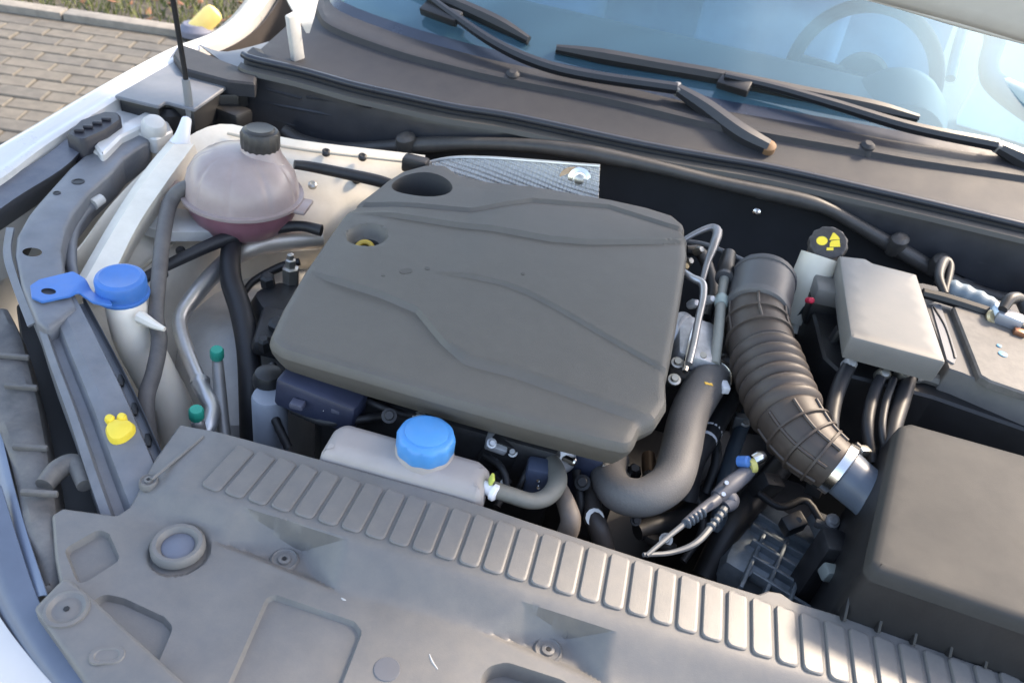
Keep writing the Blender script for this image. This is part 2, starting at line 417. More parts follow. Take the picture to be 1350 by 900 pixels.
sheet('wing', [[Vector((-p.x+.10, p.y, p.z)) for p in r] for r in rows], WHITE, car, n=5, thick=.0025, nrow=2)
DKWALL = mat('shaded wing liner', (.035,.028,.026), .8, var=.2)
sheet('wing_liner', [[p+Vector((.02, 0, -.012)) for p in lw[5:]], [p+Vector((.05, 0, -.25)) for p in lw[5:]]], DKWALL, car, n=4)
# --- bumper skin, lower left corner
bcr = [(-70,690,-.055), (-20,780,-.05), (8,826,-.048), (40,868,-.045), (75,908,-.042), (130,960,-.04), (220,1020,-.04)]
bw = rowpx(bcr)
sheet('bumper_skin', [[p for p in bw], [p+Vector((-.05, -.05, -.006)) for p in bw], [p+Vector((-.13, -.14, -.05)) for p in bw], [p+Vector((-.18, -.19, -.20)) for p in bw], [p+Vector((-.18, -.19, -.5)) for p in bw]], WHITE, car, n=6, nrow=3)
# --- inner wing and strut tower
A = [(70,345,.005), (100,330,.005), (150,265,.015), (215,205,.035), (290,165,.055), (390,185,.055), (560,205,.045)]
B = [(85,400,-.06), (115,380,-.06), (185,320,-.04), (250,270,-.02), (310,230,0), (400,240,0), (560,240,.0)]
Cc = [(120,500,-.18), (160,480,-.18), (215,430,-.16), (270,380,-.14), (330,340,-.12), (400,330,-.10), (500,300,-.10)]
D = [(190,640,-.36), (230,600,-.35), (260,540,-.33), (300,470,-.32), (350,420,-.30), (420,380,-.30), (520,340,-.30)]
sheet('inner_wing', [rowpx(A), rowpx(B), rowpx(Cc), rowpx(D)], CREAM, car, n=5, nrow=5)
sheet('wing_stiffener', [rowpx([(222,186,.052), (190,225,.04), (150,285,.025), (96,378,.0)]), rowpx([(230,190,.066), (196,232,.052), (158,290,.036), (104,384,.01)]),
      rowpx([(256,190,.062), (216,245,.048), (180,300,.032), (138,386,.008)]), rowpx([(262,205,.02), (226,260,.01), (188,312,-.005), (142,396,-.035)])], CREAM, car, n=5, thick=.004, sharp=20)
for a, b, z in ((180,250,.025), (152,298,.008), (430,200,.046), (478,206,.044), (412,243,.005), (470,236,.006), (440,280,-.05), (238,330,-.04), (215,360,-.07)):
    lathe('panel_plug', U(a, b, z+.004), (.2, -.4, 1), [(.008, -.006), (.008, .001), (.005, .003), (.001, .002)], BLACK if a % 4 else ZINC, car, seg=14)
for pts in ([(300,176,.052), (390,196,.050), (540,214,.042)], [(205,330,-.05), (268,290,-.02), (330,250,.0)], [(130,400,-.07), (190,352,-.055), (240,310,-.035)]):
    q = [U(*p) for p in pts]; tube('panel_seam', [(*p, .003) for p in q], mat('seam sealant', (.55,.48,.38), .7), car, world=True, seg=8)
tw = plate('strut_tower', round_poly(XY([(236,430), (262,362), (330,335), (420,345), (430,420), (345,560), (270,560)], -.16), .05), lambda x, y: -.16 + .04*np.exp(-((x+.46)**2+(y-.33)**2)/.01), PALE, car,
      prof=((-.06, -.25), (-.01, -.06), (.01, -.012), (.04, 0)), grid=.02, dens=.02)
plate('tank_shelf', round_poly(XY([(172,290), (222,272), (300,282), (312,304), (214,305)], -.005), .01), -.005, PALE, car, grid=0, prof=((0,-.02),(0,-.002),(.003,0)))
# --- rail, brackets and hinge platform on the left
plate('hinge_platform', round_poly(XY([(150,126), (230,80), (334,108), (300,113), (256,144), (218,134), (209,140)], .085), .006), .085, STEEL, car, grid=0, prof=((0,-.006),(0,-.002),(.002,0)))
plate('platform_skirt', round_poly(XY([(154,127), (230,83), (330,109), (300,115), (256,146), (219,136), (209,142)], .079), .005), .0785, BLACK, car, grid=0, prof=((.003,-.05),(.003,-.002),(.004,0)))
box('platform_gusset', U(283, 140, .05)+Vector((.0, .01, -.005)), (.085, .012, .055), BLACK, car, rot=(0, 0, math.radians(38)))
plate('wing_ledge', round_poly(XY([(94,162), (150,127), (212,142), (228,172), (205,184), (180,174), (132,204), (112,192)], .05), .008), .05, WHITE, car, grid=0, prof=((0,-.03),(0,-.003),(.003,0)))
plate('wing_bracket', round_poly(XY([(124,190), (150,168), (196,144), (207,149), (200,160), (160,179), (134,205)], .06), .006), .06, WHITE, car, grid=0, prof=((0,-.03),(0,-.004),(.004,0)))
lathe('rubber_buffer', U(203, 166, .065), (.3, -.2, .8), [(.022, -.02), (.022, .004), (.017, .012), (.006, .015)], PALE, car, seg=24)
hb = plate('bonnet_rest', round_poly(XY([(86,176), (104,158), (138,146), (158,148), (160,158), (140,172), (108,186)], .075), .012), .075, mat('ribbed buffer rubber', (.022,.022,.030), .5), car, grid=0, prof=((0,-.05),(0,-.006),(.004,0)))
for a, b in ((104,172), (116,167), (128,162), (140,157)):
    box('ridge', U(a, b, .078), (.016, .008, .006), MATS['ribbed buffer rubber'], hb, rot=(0, 0, .5), bev=.002)
sheet('wing_brace', [rowpx([(-60,285,.03), (0,245,.035), (60,208,.045), (88,186,.05)]), rowpx([(-50,310,.03), (15,262,.035), (78,222,.045), (110,192,.05)]), rowpx([(-45,330,-.03), (22,285,-.025), (84,240,-.015), (115,206,-.01)])], mat('blue grey brace plastic', (.085,.097,.125), .4, dust=.2), car, n=5, thick=.004, sharp=25)
ell = circ((0, 0), .03, .02)
lathe('wing_grommet', U(18, 203, .03), (0, 0, 1), [(.03, 0), (.028, .012), (.015, .016)], DKWALL, car, seg=20)
rail_out = [(124,193), (162,176), (199,175), (196,186), (162,209), (148,226), (118,253), (97,279), (86,300), (80,325), (84,362), (100,395), (60,425), (44,412), (24,363), (17,328), (20,306), (36,282), (63,252), (91,221)]
rl = plate('upper_rail', round_poly(XY(rail_out, .045), .012), lambda x, y: .045-.012*sstep(.32, .12, y), STEEL, car, grid=.012, dens=.012,
      prof=((.001,-.05),(0,-.006),(.002,-.002),(.006,0)), holes=[circ(U(41,326,.045).xy, .014, .010)])
for a, b, rr in ((103,240,.010), (75,255,.006), (165,178,.007)):
    lathe('rail_plug', U(a, b, .0445), (0, 0, 1), [(rr, 0), (rr, .0015), (rr*.7, .0018), (rr*.7, .001), (0.001, .001)], BLACK, rl, seg=18)
sheet('rail_flange', [rowpx([(8,300,.03), (4,335,.03), (14,372,.025), (36,430,.015)]), rowpx([(18,300,.035), (14,330,.035), (24,368,.03), (46,425,.02)])], STEEL, car, n=5)
tube('rail_edge', [(132,262,.02,6), (108,285,.015,7), (96,310,.01,7), (94,345,.005,7), (100,372,.0,6)], STEEL, car)
tube('rail_edge_tip', [(122,270,.022,8), (134,262,.024,7)], PALE, car)
def chan(t, a, b, z): pass
bl = [(50,405,.02), (72,470,.015), (100,545,.004), (126,622,-.014), (150,690,-.040), (175,760,-.07)]
br = [(112,395,.02), (150,465,.015), (182,528,.004), (208,586,-.014), (240,655,-.040), (270,725,-.07)]
bl, br = rowpx(bl), rowpx(br)
def lerp_rows(t, dz): return [a.lerp(b, t)+Vector((0, 0, dz)) for a, b in zip(bl, br)]
sheet('lamp_rail', [lerp_rows(-.12, -.05), lerp_rows(-.12, .0), lerp_rows(0, .004), lerp_rows(.06, -.008), lerp_rows(.2, -.008), lerp_rows(.28, .006), lerp_rows(.45, .010), lerp_rows(.80, .010), lerp_rows(.86, -.006), lerp_rows(.96, -.006), lerp_rows(1.0, .004), lerp_rows(1.03, -.05)], STEEL, car, n=5, sharp=18)
for k in (.3, .42, .55):
    p = catmull([tuple(a.lerp(b, .9)) for a, b in zip(bl, br)], 10); q = Vector(p[int(k*len(p))])
    box('rail_slot', q+Vector((0, 0, -.004)), (.008, .022, .004), BLACK, car, rot=(0, 0, .5), bev=.001)
# --- hinge
hg = box('bonnet_hinge', U(389, 50, .16), (.014, .03, .11), PALE, car, rot=(.25, .12, -.4), bev=.004)
sheet('hinge_plate', [rowpx([(372,-20,.24), (380,2,.22), (393,24,.20), (404,44,.17)]), rowpx([(425,-20,.24), (418,5,.22), (414,24,.20), (408,44,.17)])], PALE, car, n=4, thick=.006)
sheet('scuttle_end', [rowpx([(262,60,.09), (300,70,.095), (372,52,.10), (392,50,.105)]), rowpx([(300,88,.09), (320,96,.09), (350,82,.095), (400,66,.10)])], mat('blue grey scuttle', (.14,.16,.18), .5), car, n=4)
plate('scuttle_trim', round_poly(XY([(228,72), (236,57), (262,66), (300,82), (340,96), (336,110), (300,106), (240,90)], .10), .004), .10, COWL, car, grid=0, prof=((0,-.03),(0,-.004),(.004,0)))

# --- windscreen, bulkhead and cabin
Wp = [(417,-22), (427,3), (444,25), (524,56), (603,79), (669,95), (809,123), (936,154), (1010,167), (1130,188), (1214,203), (1350,223), (1450,241)]
Wrow = [U(a, b, .15) for a, b in Wp]
GX = np.array([p.x for p in Wrow]); GY = np.array([p.y for p in Wrow])
RAKE = .52
def G(u, v, off=0.):
    d = ray(u, v); t0, t1 = .5, 8.
    for _ in range(50):
        t = (t0+t1)/2; p = CAM+d*t
        if p.z - .15 - off - RAKE*(p.y-np.interp(p.x, GX, GY)) > 0: t0 = t
        else: t1 = t
    return CAM+d*t0
gl = sheet('windscreen', [Wrow, [p+Vector((-.02*p.x, .35, .35*RAKE)) for p in Wrow], [p+Vector((-.08*p.x, 1.05, 1.05*RAKE)) for p in Wrow]], GLASS, car, n=4, nrow=4, thick=0)
gm = gl.data
if sum(p.normal.z for p in gm.polygons) < 0: gm.flip_normals()
frit = sheet('glass_border', [[p+Vector((0, .001, .003)) for p in Wrow], [p+Vector((0, .045, .045*RAKE+.003)) for p in Wrow]], mat('black ceramic border', (.02,.03,.05), .25), gl, n=4, thick=0)
sheet('dashboard', [[Vector((x, 1.30+.15*(x/.8)**2-.06, .06)) for x in (-.75,-.4,0,.4,.8)], [Vector((x, 1.36+.15*(x/.8)**2, .115)) for x in (-.75,-.4,0,.4,.8)], [Vector((x, 1.70, .135)) for x in (-.75,-.4,0,.4,.8)], [Vector((x, 1.76, .09)) for x in (-.75,-.4,0,.4,.8)], [Vector((x, 1.79, -.2)) for x in (-.75,-.4,0,.4,.8)]], DASH, car, n=5, nrow=3)
pc = UY(1200, 105, 1.66)
lathe('instrument_hood', (pc.x, 1.64, .055), (0, 1, .1), [(.11, -.12), (.135, 0), (.13, .07), (.11, .09)], DASH, car, seg=32, mod=lambda th, h: 1 if True else 1)
wc = UY(1136, 106, 1.86)
sw = thing('steering_wheel', 'steering wheel behind the blue tinted windscreen', 'steering wheel', wc)
ax = Vector((0, -1, .42)).normalized(); a1 = Vector((1, 0, 0)); a2 = ax.cross(a1)
V, Fc = tube_geo([wc+(a1*math.cos(t)+a2*math.sin(t))*.203 for t in (2*math.pi*k/48 for k in range(49))], [.021]*49, 10, False)
link('rim', V, Fc, WHEEL, sw)
lathe('hub', wc, ax, [(.075, -.05), (.08, -.01), (.06, .012), (.02, .016)], WHEEL, sw, seg=24)
for t in (.1, math.pi-.1, -math.pi/2):
    q = wc+(a1*math.cos(t)+a2*math.sin(t))*.195
    tube('spoke', [(*wc, .022), (*((wc+q)/2), .02), (*q, .016)], WHEEL, sw, world=True, seg=8)
tube('column', [(wc.x, wc.y-.02, wc.z, .035), (wc.x, wc.y-.25, wc.z-.1, .045)], WHEEL, sw, world=True)
sheet('cabin_back', [[Vector((x, 2.5, -.3)) for x in (-.9, 0, 1.06)], [Vector((x, 2.6, .75)) for x in (-.8, 0, 1.0)]], CABIN, car, n=4)
for sx in (-.38, .42):
    sd = box('seat_back', (sx, 2.35, .12), (.48, .14, .62), CABIN, car, rot=(-.2, 0, 0), bev=.06, seg=4)
tube('pillar_trim', [(*G(1253,104,-.12), .012), (*G(1262,66,-.12), .014), (*G(1275,25,-.12), .016), (*G(1290,-30,-.12), .018)], TRIM, car, world=True)
tube('windscreen_pillar', [(*(G(1420,170)), .05), (*(G(1322,118, -.03)), .028), (*(G(1303,88, -.03)), .022), (*(G(1312,40, -.03)), .026), (*(G(1290,-40, -.03)), .03)], mat('pillar cover', (.36,.46,.46), .6), car, world=True)
sheet('shade_roof', [[Vector((x, 2.10, .69)) for x in (-.66, 0, .72)], [Vector((x, 3.2, .80)) for x in (-.6, 0, .6)]], WHITE, car, n=4)  # out of view, added to block light into the cabin
# --- bonnet, standing open: only its rear corner is in view
hr = [(x, 1.02-.05*(x/.8)**2, .462+(.012*(x/.8)**2 if x < 0 else -.022*(x/.8)**2)) for x in (-.80,-.6,-.3,0,.3,.45,.6,.75,.86)]
def hood_row(s, dy, dz, shrink): return [Vector((x*shrink, y+dy, z+dz)) for x, y, z in hr]
bn = sheet('bonnet', [hood_row(0, .012, .035, 1), hood_row(0, -.002, .012, 1), hood_row(0, 0, 0, 1), hood_row(0, -.03, .012, 1), hood_row(0, -.09, .10, 1), hood_row(.5, -.33, .48, .99), hood_row(1, -.62, .95, .93), hood_row(1, -.60, .99, .92)], mat('bonnet inner paint', (.72,.71,.67), .5, var=.05), car, n=5, nrow=2)
tube('bonnet_edge_bead', [(x, y-.004, z+.002, .006 if i % 2 else .009) for i, (x, y, z) in enumerate(hr)], MATS['bonnet inner paint'], car, world=True)

# ================================================================== SCUTTLE PANEL
L1 = [(415,-10), (424,14), (440,35), (520,66), (600,88), (667,104), (808,132), (936,163), (1010,176), (1130,197), (1214,212), (1350,232), (1450,250)]
Sp = [(322,74), (336,80), (400,95), (468,114), (530,128), (600,143), (680,156), (833,189), (930,207), (1020,223), (1189,261), (1350,299), (1450,322)]
L1r = [U(a, b, .148) for a, b in L1]; Sr = [U(a, b, .12) for a, b in Sp]
scp = thing('scuttle_panel', 'black plastic scuttle panel below the windscreen with rubber seal', 'scuttle panel', (0, .95, 0))
def mixr(t, dz): return [a.lerp(b, t)+Vector((0, 0, dz)) for a, b in zip(L1r, Sr)]
sheet('tray', [[p+Vector((0, .03, .012)) for p in Wrow], [p+Vector((0, -.004, .004)) for p in Wrow], mixr(0, .006), mixr(.05, .004), mixr(.08, -.008), mixr(.45, -.022), mixr(.80, -.020), mixr(.90, .0), mixr(.99, 0), mixr(1.0, -.02)], COWL, scp, n=5, thick=.003, sharp=24)
SEAL = mat('rubber seal', (.022,.026,.036), .3, var=.1)
tube('seal', [(*(p+Vector((0, -.004, .004))), .0075) for p in Sr], SEAL, scp, world=True, seg=10)
sheet('seal_lip', [[p+Vector((0, -.012, -.012)) for p in Sr], [p+Vector((0, -.024, -.016)) for p in Sr], [p+Vector((0, -.026, -.024)) for p in Sr]], mat('trim strip', (.05,.048,.046), .45), scp, n=5, sharp=20)
Bp = [(322,150), (336,166), (400,190), (468,192), (530,188), (600,187), (680,189), (833,212), (930,234), (1020,255), (1189,328), (1350,398), (1450,430)]
Br = [UY(a, b, s.y-.012) for (a, b), s in zip(Bp, Sr)]
fw_ = sheet('front_wall', [[p+Vector((0, -.008, -.024)) for p in Sr], [(a+Vector((0, -.012, 0))).lerp(b, .5) for a, b in zip(Sr, Br)], Br], mat('scuttle wall plastic', (.030,.032,.039), .36, var=.2, dust=.15, dustcol=(.10,.095,.09)), scp, n=5, nrow=2)
for (u0, v0), (u1, v1), yy in (((352,118),(398,130),None), ((346,135),(495,163),None), ((352,155),(390,166),None), ((410,175),(485,184),None), ((1290,345),(1350,362),None), ((1270,368),(1350,388),None), ((405,128),(490,142),None)):
    i = .885 if u0 < 700 else .93
    p, q = UY(u0, v0, i), UY(u1, v1, i+.02)
    yp = float(np.interp(p.x, [s.x for s in Sr], [s.y for s in Sr]))-.012; yq = float(np.interp(q.x, [s.x for s in Sr], [s.y for s in Sr]))-.012
    p, q = UY(u0, v0, yp), UY(u1, v1, yq)
    tube('wall_rib', [(*p, .0035), (*((p+q)/2), .0035), (*q, .0035)], MATS['scuttle wall plastic'], fw_, world=True, seg=6)
sheet('bulkhead', [[p+Vector((0, .03, .03)) for p in Br], [p+Vector((0, .02, -.10)) for p in Br], [Vector((p.x, .80, -.30)) for p in Br], [Vector((p.x, .78, -.65)) for p in Br]], mat('shaded bulkhead', (.016,.017,.020), .85, var=.3), scp, n=4)  # near-black tone stands for the shade under the scuttle
lathe('highlight_stud', UY(997, 278, .93), (0, -1, .2), [(.008, 0), (.008, .01), (.003, .014)], CHROME, scp, seg=10)  # bright stud placed as the highlight dot on the dark wall
for a, b, c, d in ((676,100, 670,128), (1143,194, 1140,222)):
    p = U(a, b, .155)
    lathe('washer_nozzle', p, (0, -.3, 1), [(.012, -.03), (.016, -.006), (.015, .006), (.008, .012)], COWL, scp, seg=16)
    q = U(c, d, .115); tube('nozzle_stem', [(*p, .014), (*((p+q)/2), .011), (*q, .005)], COWL, scp, world=True)
# --- conduit in front of the bulkhead
Cp = [(374,172), (400,188), (450,196), (520,193), (560,191), (620,189), (700,192), (780,203), (860,219), (950,241), (1050,263), (1090,275), (1130,297), (1200,338), (1250,367), (1300,388), (1350,402), (1420,425)]
Cr = []
for a, b in Cp:
    p = U(a, b, .06); yy = float(np.interp(p.x, [s.x for s in Sr], [s.y for s in Sr]))-.035
    Cr.append(UY(a, b, yy))
cdm = mat('conduit plastic', (.040,.038,.038), .45, var=.2, dust=.3, dustcol=(.12,.11,.10))
cdt = thing('cable_conduit', 'long grey plastic cable conduit clipped along the bulkhead', 'conduit', Cr[8])
tube('tube', [(*p, .0135+.003*(i % 3 == 1)) for i, p in enumerate(Cr)], cdm, cdt, world=True, seg=12)
for k, (a, b) in enumerate(((535,185), (1240,345), (1185,318))):
    p = UY(a, b, Cr[3].y-.01 if a < 700 else Cr[13].y-.01)
    lathe('clip', p, (0, -.3, .9), [(.016, -.03), (.02, -.01), (.018, .008), (.010, .014)], cdm, cdt, seg=16, mod=lambda th, h: 1+.12*math.cos(2*th))
box('clip_strap', UY(1238, 372, Cr[13].y-.02), (.016, .012, .06), BLACK, cdt, rot=(.1, .2, 0))

# ================================================================== WIPERS
def wiper(label, blade, arm, link_w, tail):
    t = thing('windscreen_wiper', label, 'wiper', G(*arm[-1], .0), 'windscreen wipers')
    Pb = [G(a, b, .012) for a, b in blade]
    R = [.009]+[.017]*(len(Pb)-2)+[.009]
    tube('blade', [(*p, r) for p, r in zip(Pb, R)], BLACK, t, world=True, seg=8)
    tube('blade_rubber', [(*(p-Vector((0, -.004, .012))), .004) for p in Pb], RUBBER, t, world=True, seg=6)
    Pa = [G(a, b, .035) for a, b in arm]
    tube('arm', [(*p, r) for p, r in zip(Pa, link_w)], mat('wiper arm paint', (.010,.011,.014), .3), t, world=True, seg=8)
    Pt = [G(a, b, .03 if i < 1 else .02) for i, (a, b) in enumerate(tail)]
    tube('arm_base', [(*p, r) for p, r in zip(Pt, (.013, .020, .022, .017))], mat('wiper base paint', (.025,.026,.030), .35), t, world=True, seg=8)
    k = Pt[0]; box('joint', k, (.014, .026, .022), mat('joint paint', (.2,.2,.2), .4), t, rot=(.4, 0, .4))
    m_ = blade[len(blade)//2]
    lathe('pivot_cap', Pt[-1]+Vector((.0, 0, .0)), (0, -.4, 1), [(.016, -.03), (.017, .006), (.008, .012)], mat('rusty pivot', (.22,.12,.06), .7), t, seg=16)
    return t, Pb, Pa
t, Pb, Pa = wiper('black wiper with its worn pivot end lying on the scuttle panel', [(470,-52), (540,-20), (610,10), (660,33), (697,53)],
      [(560,-8), (600,22), (650,56), (705,82), (770,99), (892,117)], [.008, .010, .012, .013, .013, .013], [(893,118), (930,142), (975,175), (1012,194)])
box('connector', G(582, 18, .025), (.10, .035, .02), BLACK, t, rot=(.45, 0, -.35))
t, Pb, Pa = wiper('black wiper in front of the steering wheel with long straight blade', [(733,64), (790,74), (870,88), (950,102), (1060,124), (1150,142), (1210,156)],
      [(955,100), (1020,115), (1100,138), (1200,168), (1312,191)], [.008, .010, .012, .013, .014], [(1313,192), (1340,206), (1370,222), (1400,240)])
box('connector', G(968, 112, .025), (.07, .035, .02), BLACK, t, rot=(.45, 0, -.25))

# ================================================================== PROP ROD
pr0 = U(252, 160, .05); pr1 = UY(244, 98, pr0.y-.01); pr2 = UY(228, 0, pr0.y-.05)
top = pr2+(pr2-pr1)*2.2
prd = thing('prop_rod', 'thin black prop rod standing in a white plastic clip', 'prop rod', pr0)
tube('rod', [(*pr0, .005), (*pr1, .005), (*pr2, .0048), (*top, .0048)], BLACK, prd, world=True, seg=10)
tube('sleeve', [(*pr0, .008), (*(pr0.lerp(pr1, .5)), .008), (*(pr0.lerp(pr1, .9)), .0075)], mat('grey rod sleeve', (.2,.21,.22), .5), prd, world=True, seg=12)
tube('clip', [(*U(238, 190, .055), .020), (*U(241, 178, .07), .013), (*U(246, 158, .085), .009)], WHITEP, prd, world=True, seg=12)
lathe('socket', U(225, 152, .05), (0, 0, 1), [(.03, -.04), (.032, .01), (.02, .02)], BLACK, prd, seg=16)

# ================================================================== ENGINE COVER
ZC = .085
co = [(352,438), (372,397), (400,352), (432,308), (470,258), (494,238), (508,226), (530,215), (560,212), (588,215), (606,227), (640,235), (700,246), (790,264), (850,276), (886,287), (902,302),
      (905,345), (897,400), (889,452), (880,500), (882,530), (868,552), (848,556), (838,580), (800,572), (700,546), (600,518), (500,489), (430,469), (372,452)]
cxy = XY(co, ZC)
def pl(pts): 
    q = XY(pts, ZC); return [p[0] for p in q], [p[1] for p in q]
c2x, c2y = pl([(400,352), (430,366), (500,388), (548,408), (582,448), (612,474), (680,492), (760,520), (858,556)])
c3x, c3y = pl([(560,362), (620,370), (662,379), (694,391), (735,412), (800,449), (880,494)])
c4x, c4y = pl([(440,280), (480,286), (640,312), (720,327), (770,332), (905,332)])
c5x, c5y = pl([(460,258), (530,270), (620,279), (700,270), (800,279), (905,312)])
def cover_h(x, y):
    z = ZC - .010 + .030*(y-.10)                                   # rises slightly to the rear
    d2 = y-np.interp(x, c2x, c2y); wd2 = .007+.007*sstep(c2x[4], c2x[5], x)
    z = z + .0070*np.clip(d2/wd2, 0, 1)*sstep(c2x[0]-.01, c2x[0]+.07, x)
    d3 = y-np.interp(x, c3x, c3y)
    z = z + .0042*np.clip(d3/.006, 0, 1)*sstep(c3x[0], c3x[0]+.07, x)
    d4 = y-np.interp(x, c4x, c4y); d5 = y-np.interp(x, c5x, c5y); g = np.maximum(d4-d5, .02)
    k4 = sstep(c4x[0]-.02, c4x[0]+.12, x)
    z = z + .0080*np.clip(d4/.007, 0, 1)*k4 - .020*np.clip(d4/g, 0, 1)
    z = z + .006*np.clip(d5/.006, 0, 1) - .010*np.clip(d5/.10, 0, 1)
    d = U(484, 312, ZC).xy; r = np.hypot(x-d[0], (y-d[1])*.95)
    z = z - .020*sstep(.034, .020, r)
    return z
oil = U(557, 241, ZC); dip = U(484, 313, ZC)
ec = thing('engine_cover', 'large grey plastic engine cover with oil filler hole and curved creases', 'engine cover', (-.04, .35, .0))
rsp = [.03 if i in (0, 16, 30, 24) else .012 for i in range(len(co))]
cls = []
for lx, ly in ((c2x, c2y), (c3x, c3y), (c4x, c4y), (c5x, c5y)):
    ln = [tuple(q) for q in catmull(list(zip(lx, ly)), 8)]
    for o_ in (0, .007): cls.append(([(a, float(np.interp(a, lx, ly))+o_) for a, b in ln[2:-2]], False))
shell = plate('shell', round_poly(cxy, rsp, 6), cover_h, PLASTIC, ec, grid=.0048, dens=.006,
      prof=((.020, -.056), (.010, -.040), (.002, -.024), (.0, -.015), (.0015, -.008), (.005, -.003), (.010, -.0008), (.014, 0)),
      holes=[circ(oil.xy, .054, .052), circ(dip.xy, .0205)], sharp=24, lines=cls)
BORE = mat('bore dark plastic', (.02,.02,.022), .6)
def well(name, c, r0, r1, dep, m, par):
    z = float(cover_h(np.array([c.x]), np.array([c.y+ (r0 if r0 > .03 else 0)]))[0])
    zs = [float(cover_h(np.array([c.x+r0*math.cos(t)]), np.array([c.y+r0*math.sin(t)]))[0]) for t in (2*math.pi*k/32 for k in range(32))]
    V = [(c.x+r0*math.cos(t), c.y+r0*math.sin(t), zs[k]) for k, t in enumerate(2*math.pi*k/32 for k in range(32))]
    V += [(c.x+(r0-.003)*math.cos(t), c.y+(r0-.003)*math.sin(t), zs[k]-.004) for k, t in enumerate(2*math.pi*k/32 for k in range(32))]
    V += [(c.x+r1*math.cos(t), c.y+r1*math.sin(t), z-dep) for t in (2*math.pi*k/32 for k in range(32))]
    Fc = [(j*32+k, j*32+(k+1) % 32, (j+1)*32+(k+1) % 32, (j+1)*32+k) for j in range(2) for k in range(32)]+[tuple(range(64, 96))]
    return link(name, V, Fc, m, par)
well('oil_filler_well', oil, .0545, .048, .075, BORE, ec)
well('dipstick_well', dip, .0215, .018, .05, BORE, ec)
dz = float(cover_h(np.array([dip.x]), np.array([dip.y]))[0])
V, Fc = tube_geo([Vector((dip.x-.002, dip.y-.004, dz-.004))+Vector((.0125*math.cos(t), .0125*math.sin(t)*.8, .007*math.sin(t))) for t in (2*math.pi*k/24 for k in range(25))], [.0042]*25, 8, False)
link('dipstick_ring', V, Fc, mat('brass yellow ring', (.60,.40,.07), .4), ec)
GRIME = mat('grime smear', (.086,.080,.072), .55, var=.2)
for a, b, w_, h_ in ((535,360,.005,.010), (563,357,.005,.004), (505,365,.003,.003), (688,368,.004,.003)):
    p = U(a, b, ZC); z = float(cover_h(np.array([p.x]), np.array([p.y]))[0])
    lathe('scuff_mark', (p.x, p.y, z-.0005), (0, -.03, 1), [(1, 0), (1, .0011)], GRIME, ec, seg=14, mod=lambda th, h, w_=w_, h_=h_: w_+(h_-w_)*abs(math.cos(th)))

# ================================================================== RADIATOR COVER
so_ = [(236,552), (300,570), (400,597), (500,625), (600,652), (700,686), (850,735), (1000,781), (1012,776), (1030,779), (1046,790), (1350,882), (1500,925)]
back = XY(so_, 0)
left = XY([(52,640), (64,700), (84,762)], 0)
sxy = [(1.0, -.02), (.92, -.42), (.30, -.47), (-.12, -.47)] + XY([(240,960), (150,862), (100,796), (76,768), (66,715), (62,660), (78,650), (150,660), (166,650)], 0) + back
pk1 = XY([(337,664), (462,710), (470,722), (408,740), (385,755), (352,752), (330,728), (300,712)], -.012)
pk2 = XY([(664,780), (815,826), (838,842), (760,862), (740,880), (702,872), (684,850), (668,822)], -.012)
def plane(*q):
    q = [U(*p) for p in q]; a = np.array([[p.x, p.y, 1] for p in q]); return tuple(np.linalg.solve(a, np.array([p.z for p in q])))
pp1 = [plane((321,667,.0), (457,711,-.001), (398,727,-.040)), plane((321,667,0), (283,693,-.014), (366,728,-.040)), plane((457,711,.0), (398,727,-.040), (414,762,-.040)), plane((300,724,-.016), (420,772,-.018), (375,747,-.040))]
pp2 = [plane((683,787,.0), (817,831,-.001), (747,843,-.040)), plane((683,787,0), (645,812,-.014), (712,848,-.040)), plane((817,831,.0), (747,843,-.040), (764,880,-.040)), plane((640,838,-.016), (770,894,-.018), (722,865,-.040))]
rc1 = round_poly(XY([(86,722), (130,697), (142,702), (156,733), (104,768)], -.02), .008)
rc2 = round_poly(XY([(118,792), (136,779), (162,785), (214,809), (226,822), (206,868), (190,868)], -.02), .012)
rc3 = round_poly(XY([(296,915), (352,788), (362,784), (466,819), (476,832), (440,925)], -.025), .008)
rc4 = round_poly(XY([(628,930), (640,880), (668,873), (740,896), (790,930)], -.025), .02)
slb_x, slb_y = zip(*sorted(XY([(100,690), (200,690), (300,722), (390,768), (520,802), (620,828), (700,862), (800,905), (1000,960), (1300,1010)], -.025)))
def slam_h(x, y):
    yb = np.interp(x, slb_x, slb_y)
    z = -.026*sstep(-.098, np.minimum(yb, -.135), y)
    lf = sstep(-.30, -.36, x)
    z = z*(1-lf) + lf*(-.006-.016*sstep(-.06, -.13, y))
    for pls, P in ((pp1, pk1), (pp2, pk2)):
        zp = np.full(np.shape(x), -.040)
        for a, b, c in pls:
            q = a*x+b*y+c; hq = np.clip(.5+.5*(zp-q)/.003, 0, 1); zp = q*(1-hq)+zp*hq+.003*hq*(1-hq)
        hq = np.clip(.5+.5*(zp-z)/.004, 0, 1); zm = zp*(1-hq)+z*hq-.004*hq*(1-hq)
        z = np.where(sdpoly(x, y, P) < .09, zm, z)
    for P, dep in ((rc1, .008), (rc2, .008), (rc3, .006), (rc4, .022)):
        z = z - dep*sstep(.0015, -.0015, sdpoly(x, y, P))
    c = U(235, 720, -.018).xy; r = np.hypot(x-c[0], y-c[1])
    z = z - .005*sstep(.034, .029, r)
    z = z - .10*sstep(-.36, -.50, y)
    z = z + .0022*np.exp(-((x-.1)/.09)**2)*sstep(-.25, -.4, y)
    return z
rcv = thing('radiator_cover', 'dusty grey ribbed plastic cover over the radiator at the car\'s nose', 'radiator cover', (0, -.2, -.1))
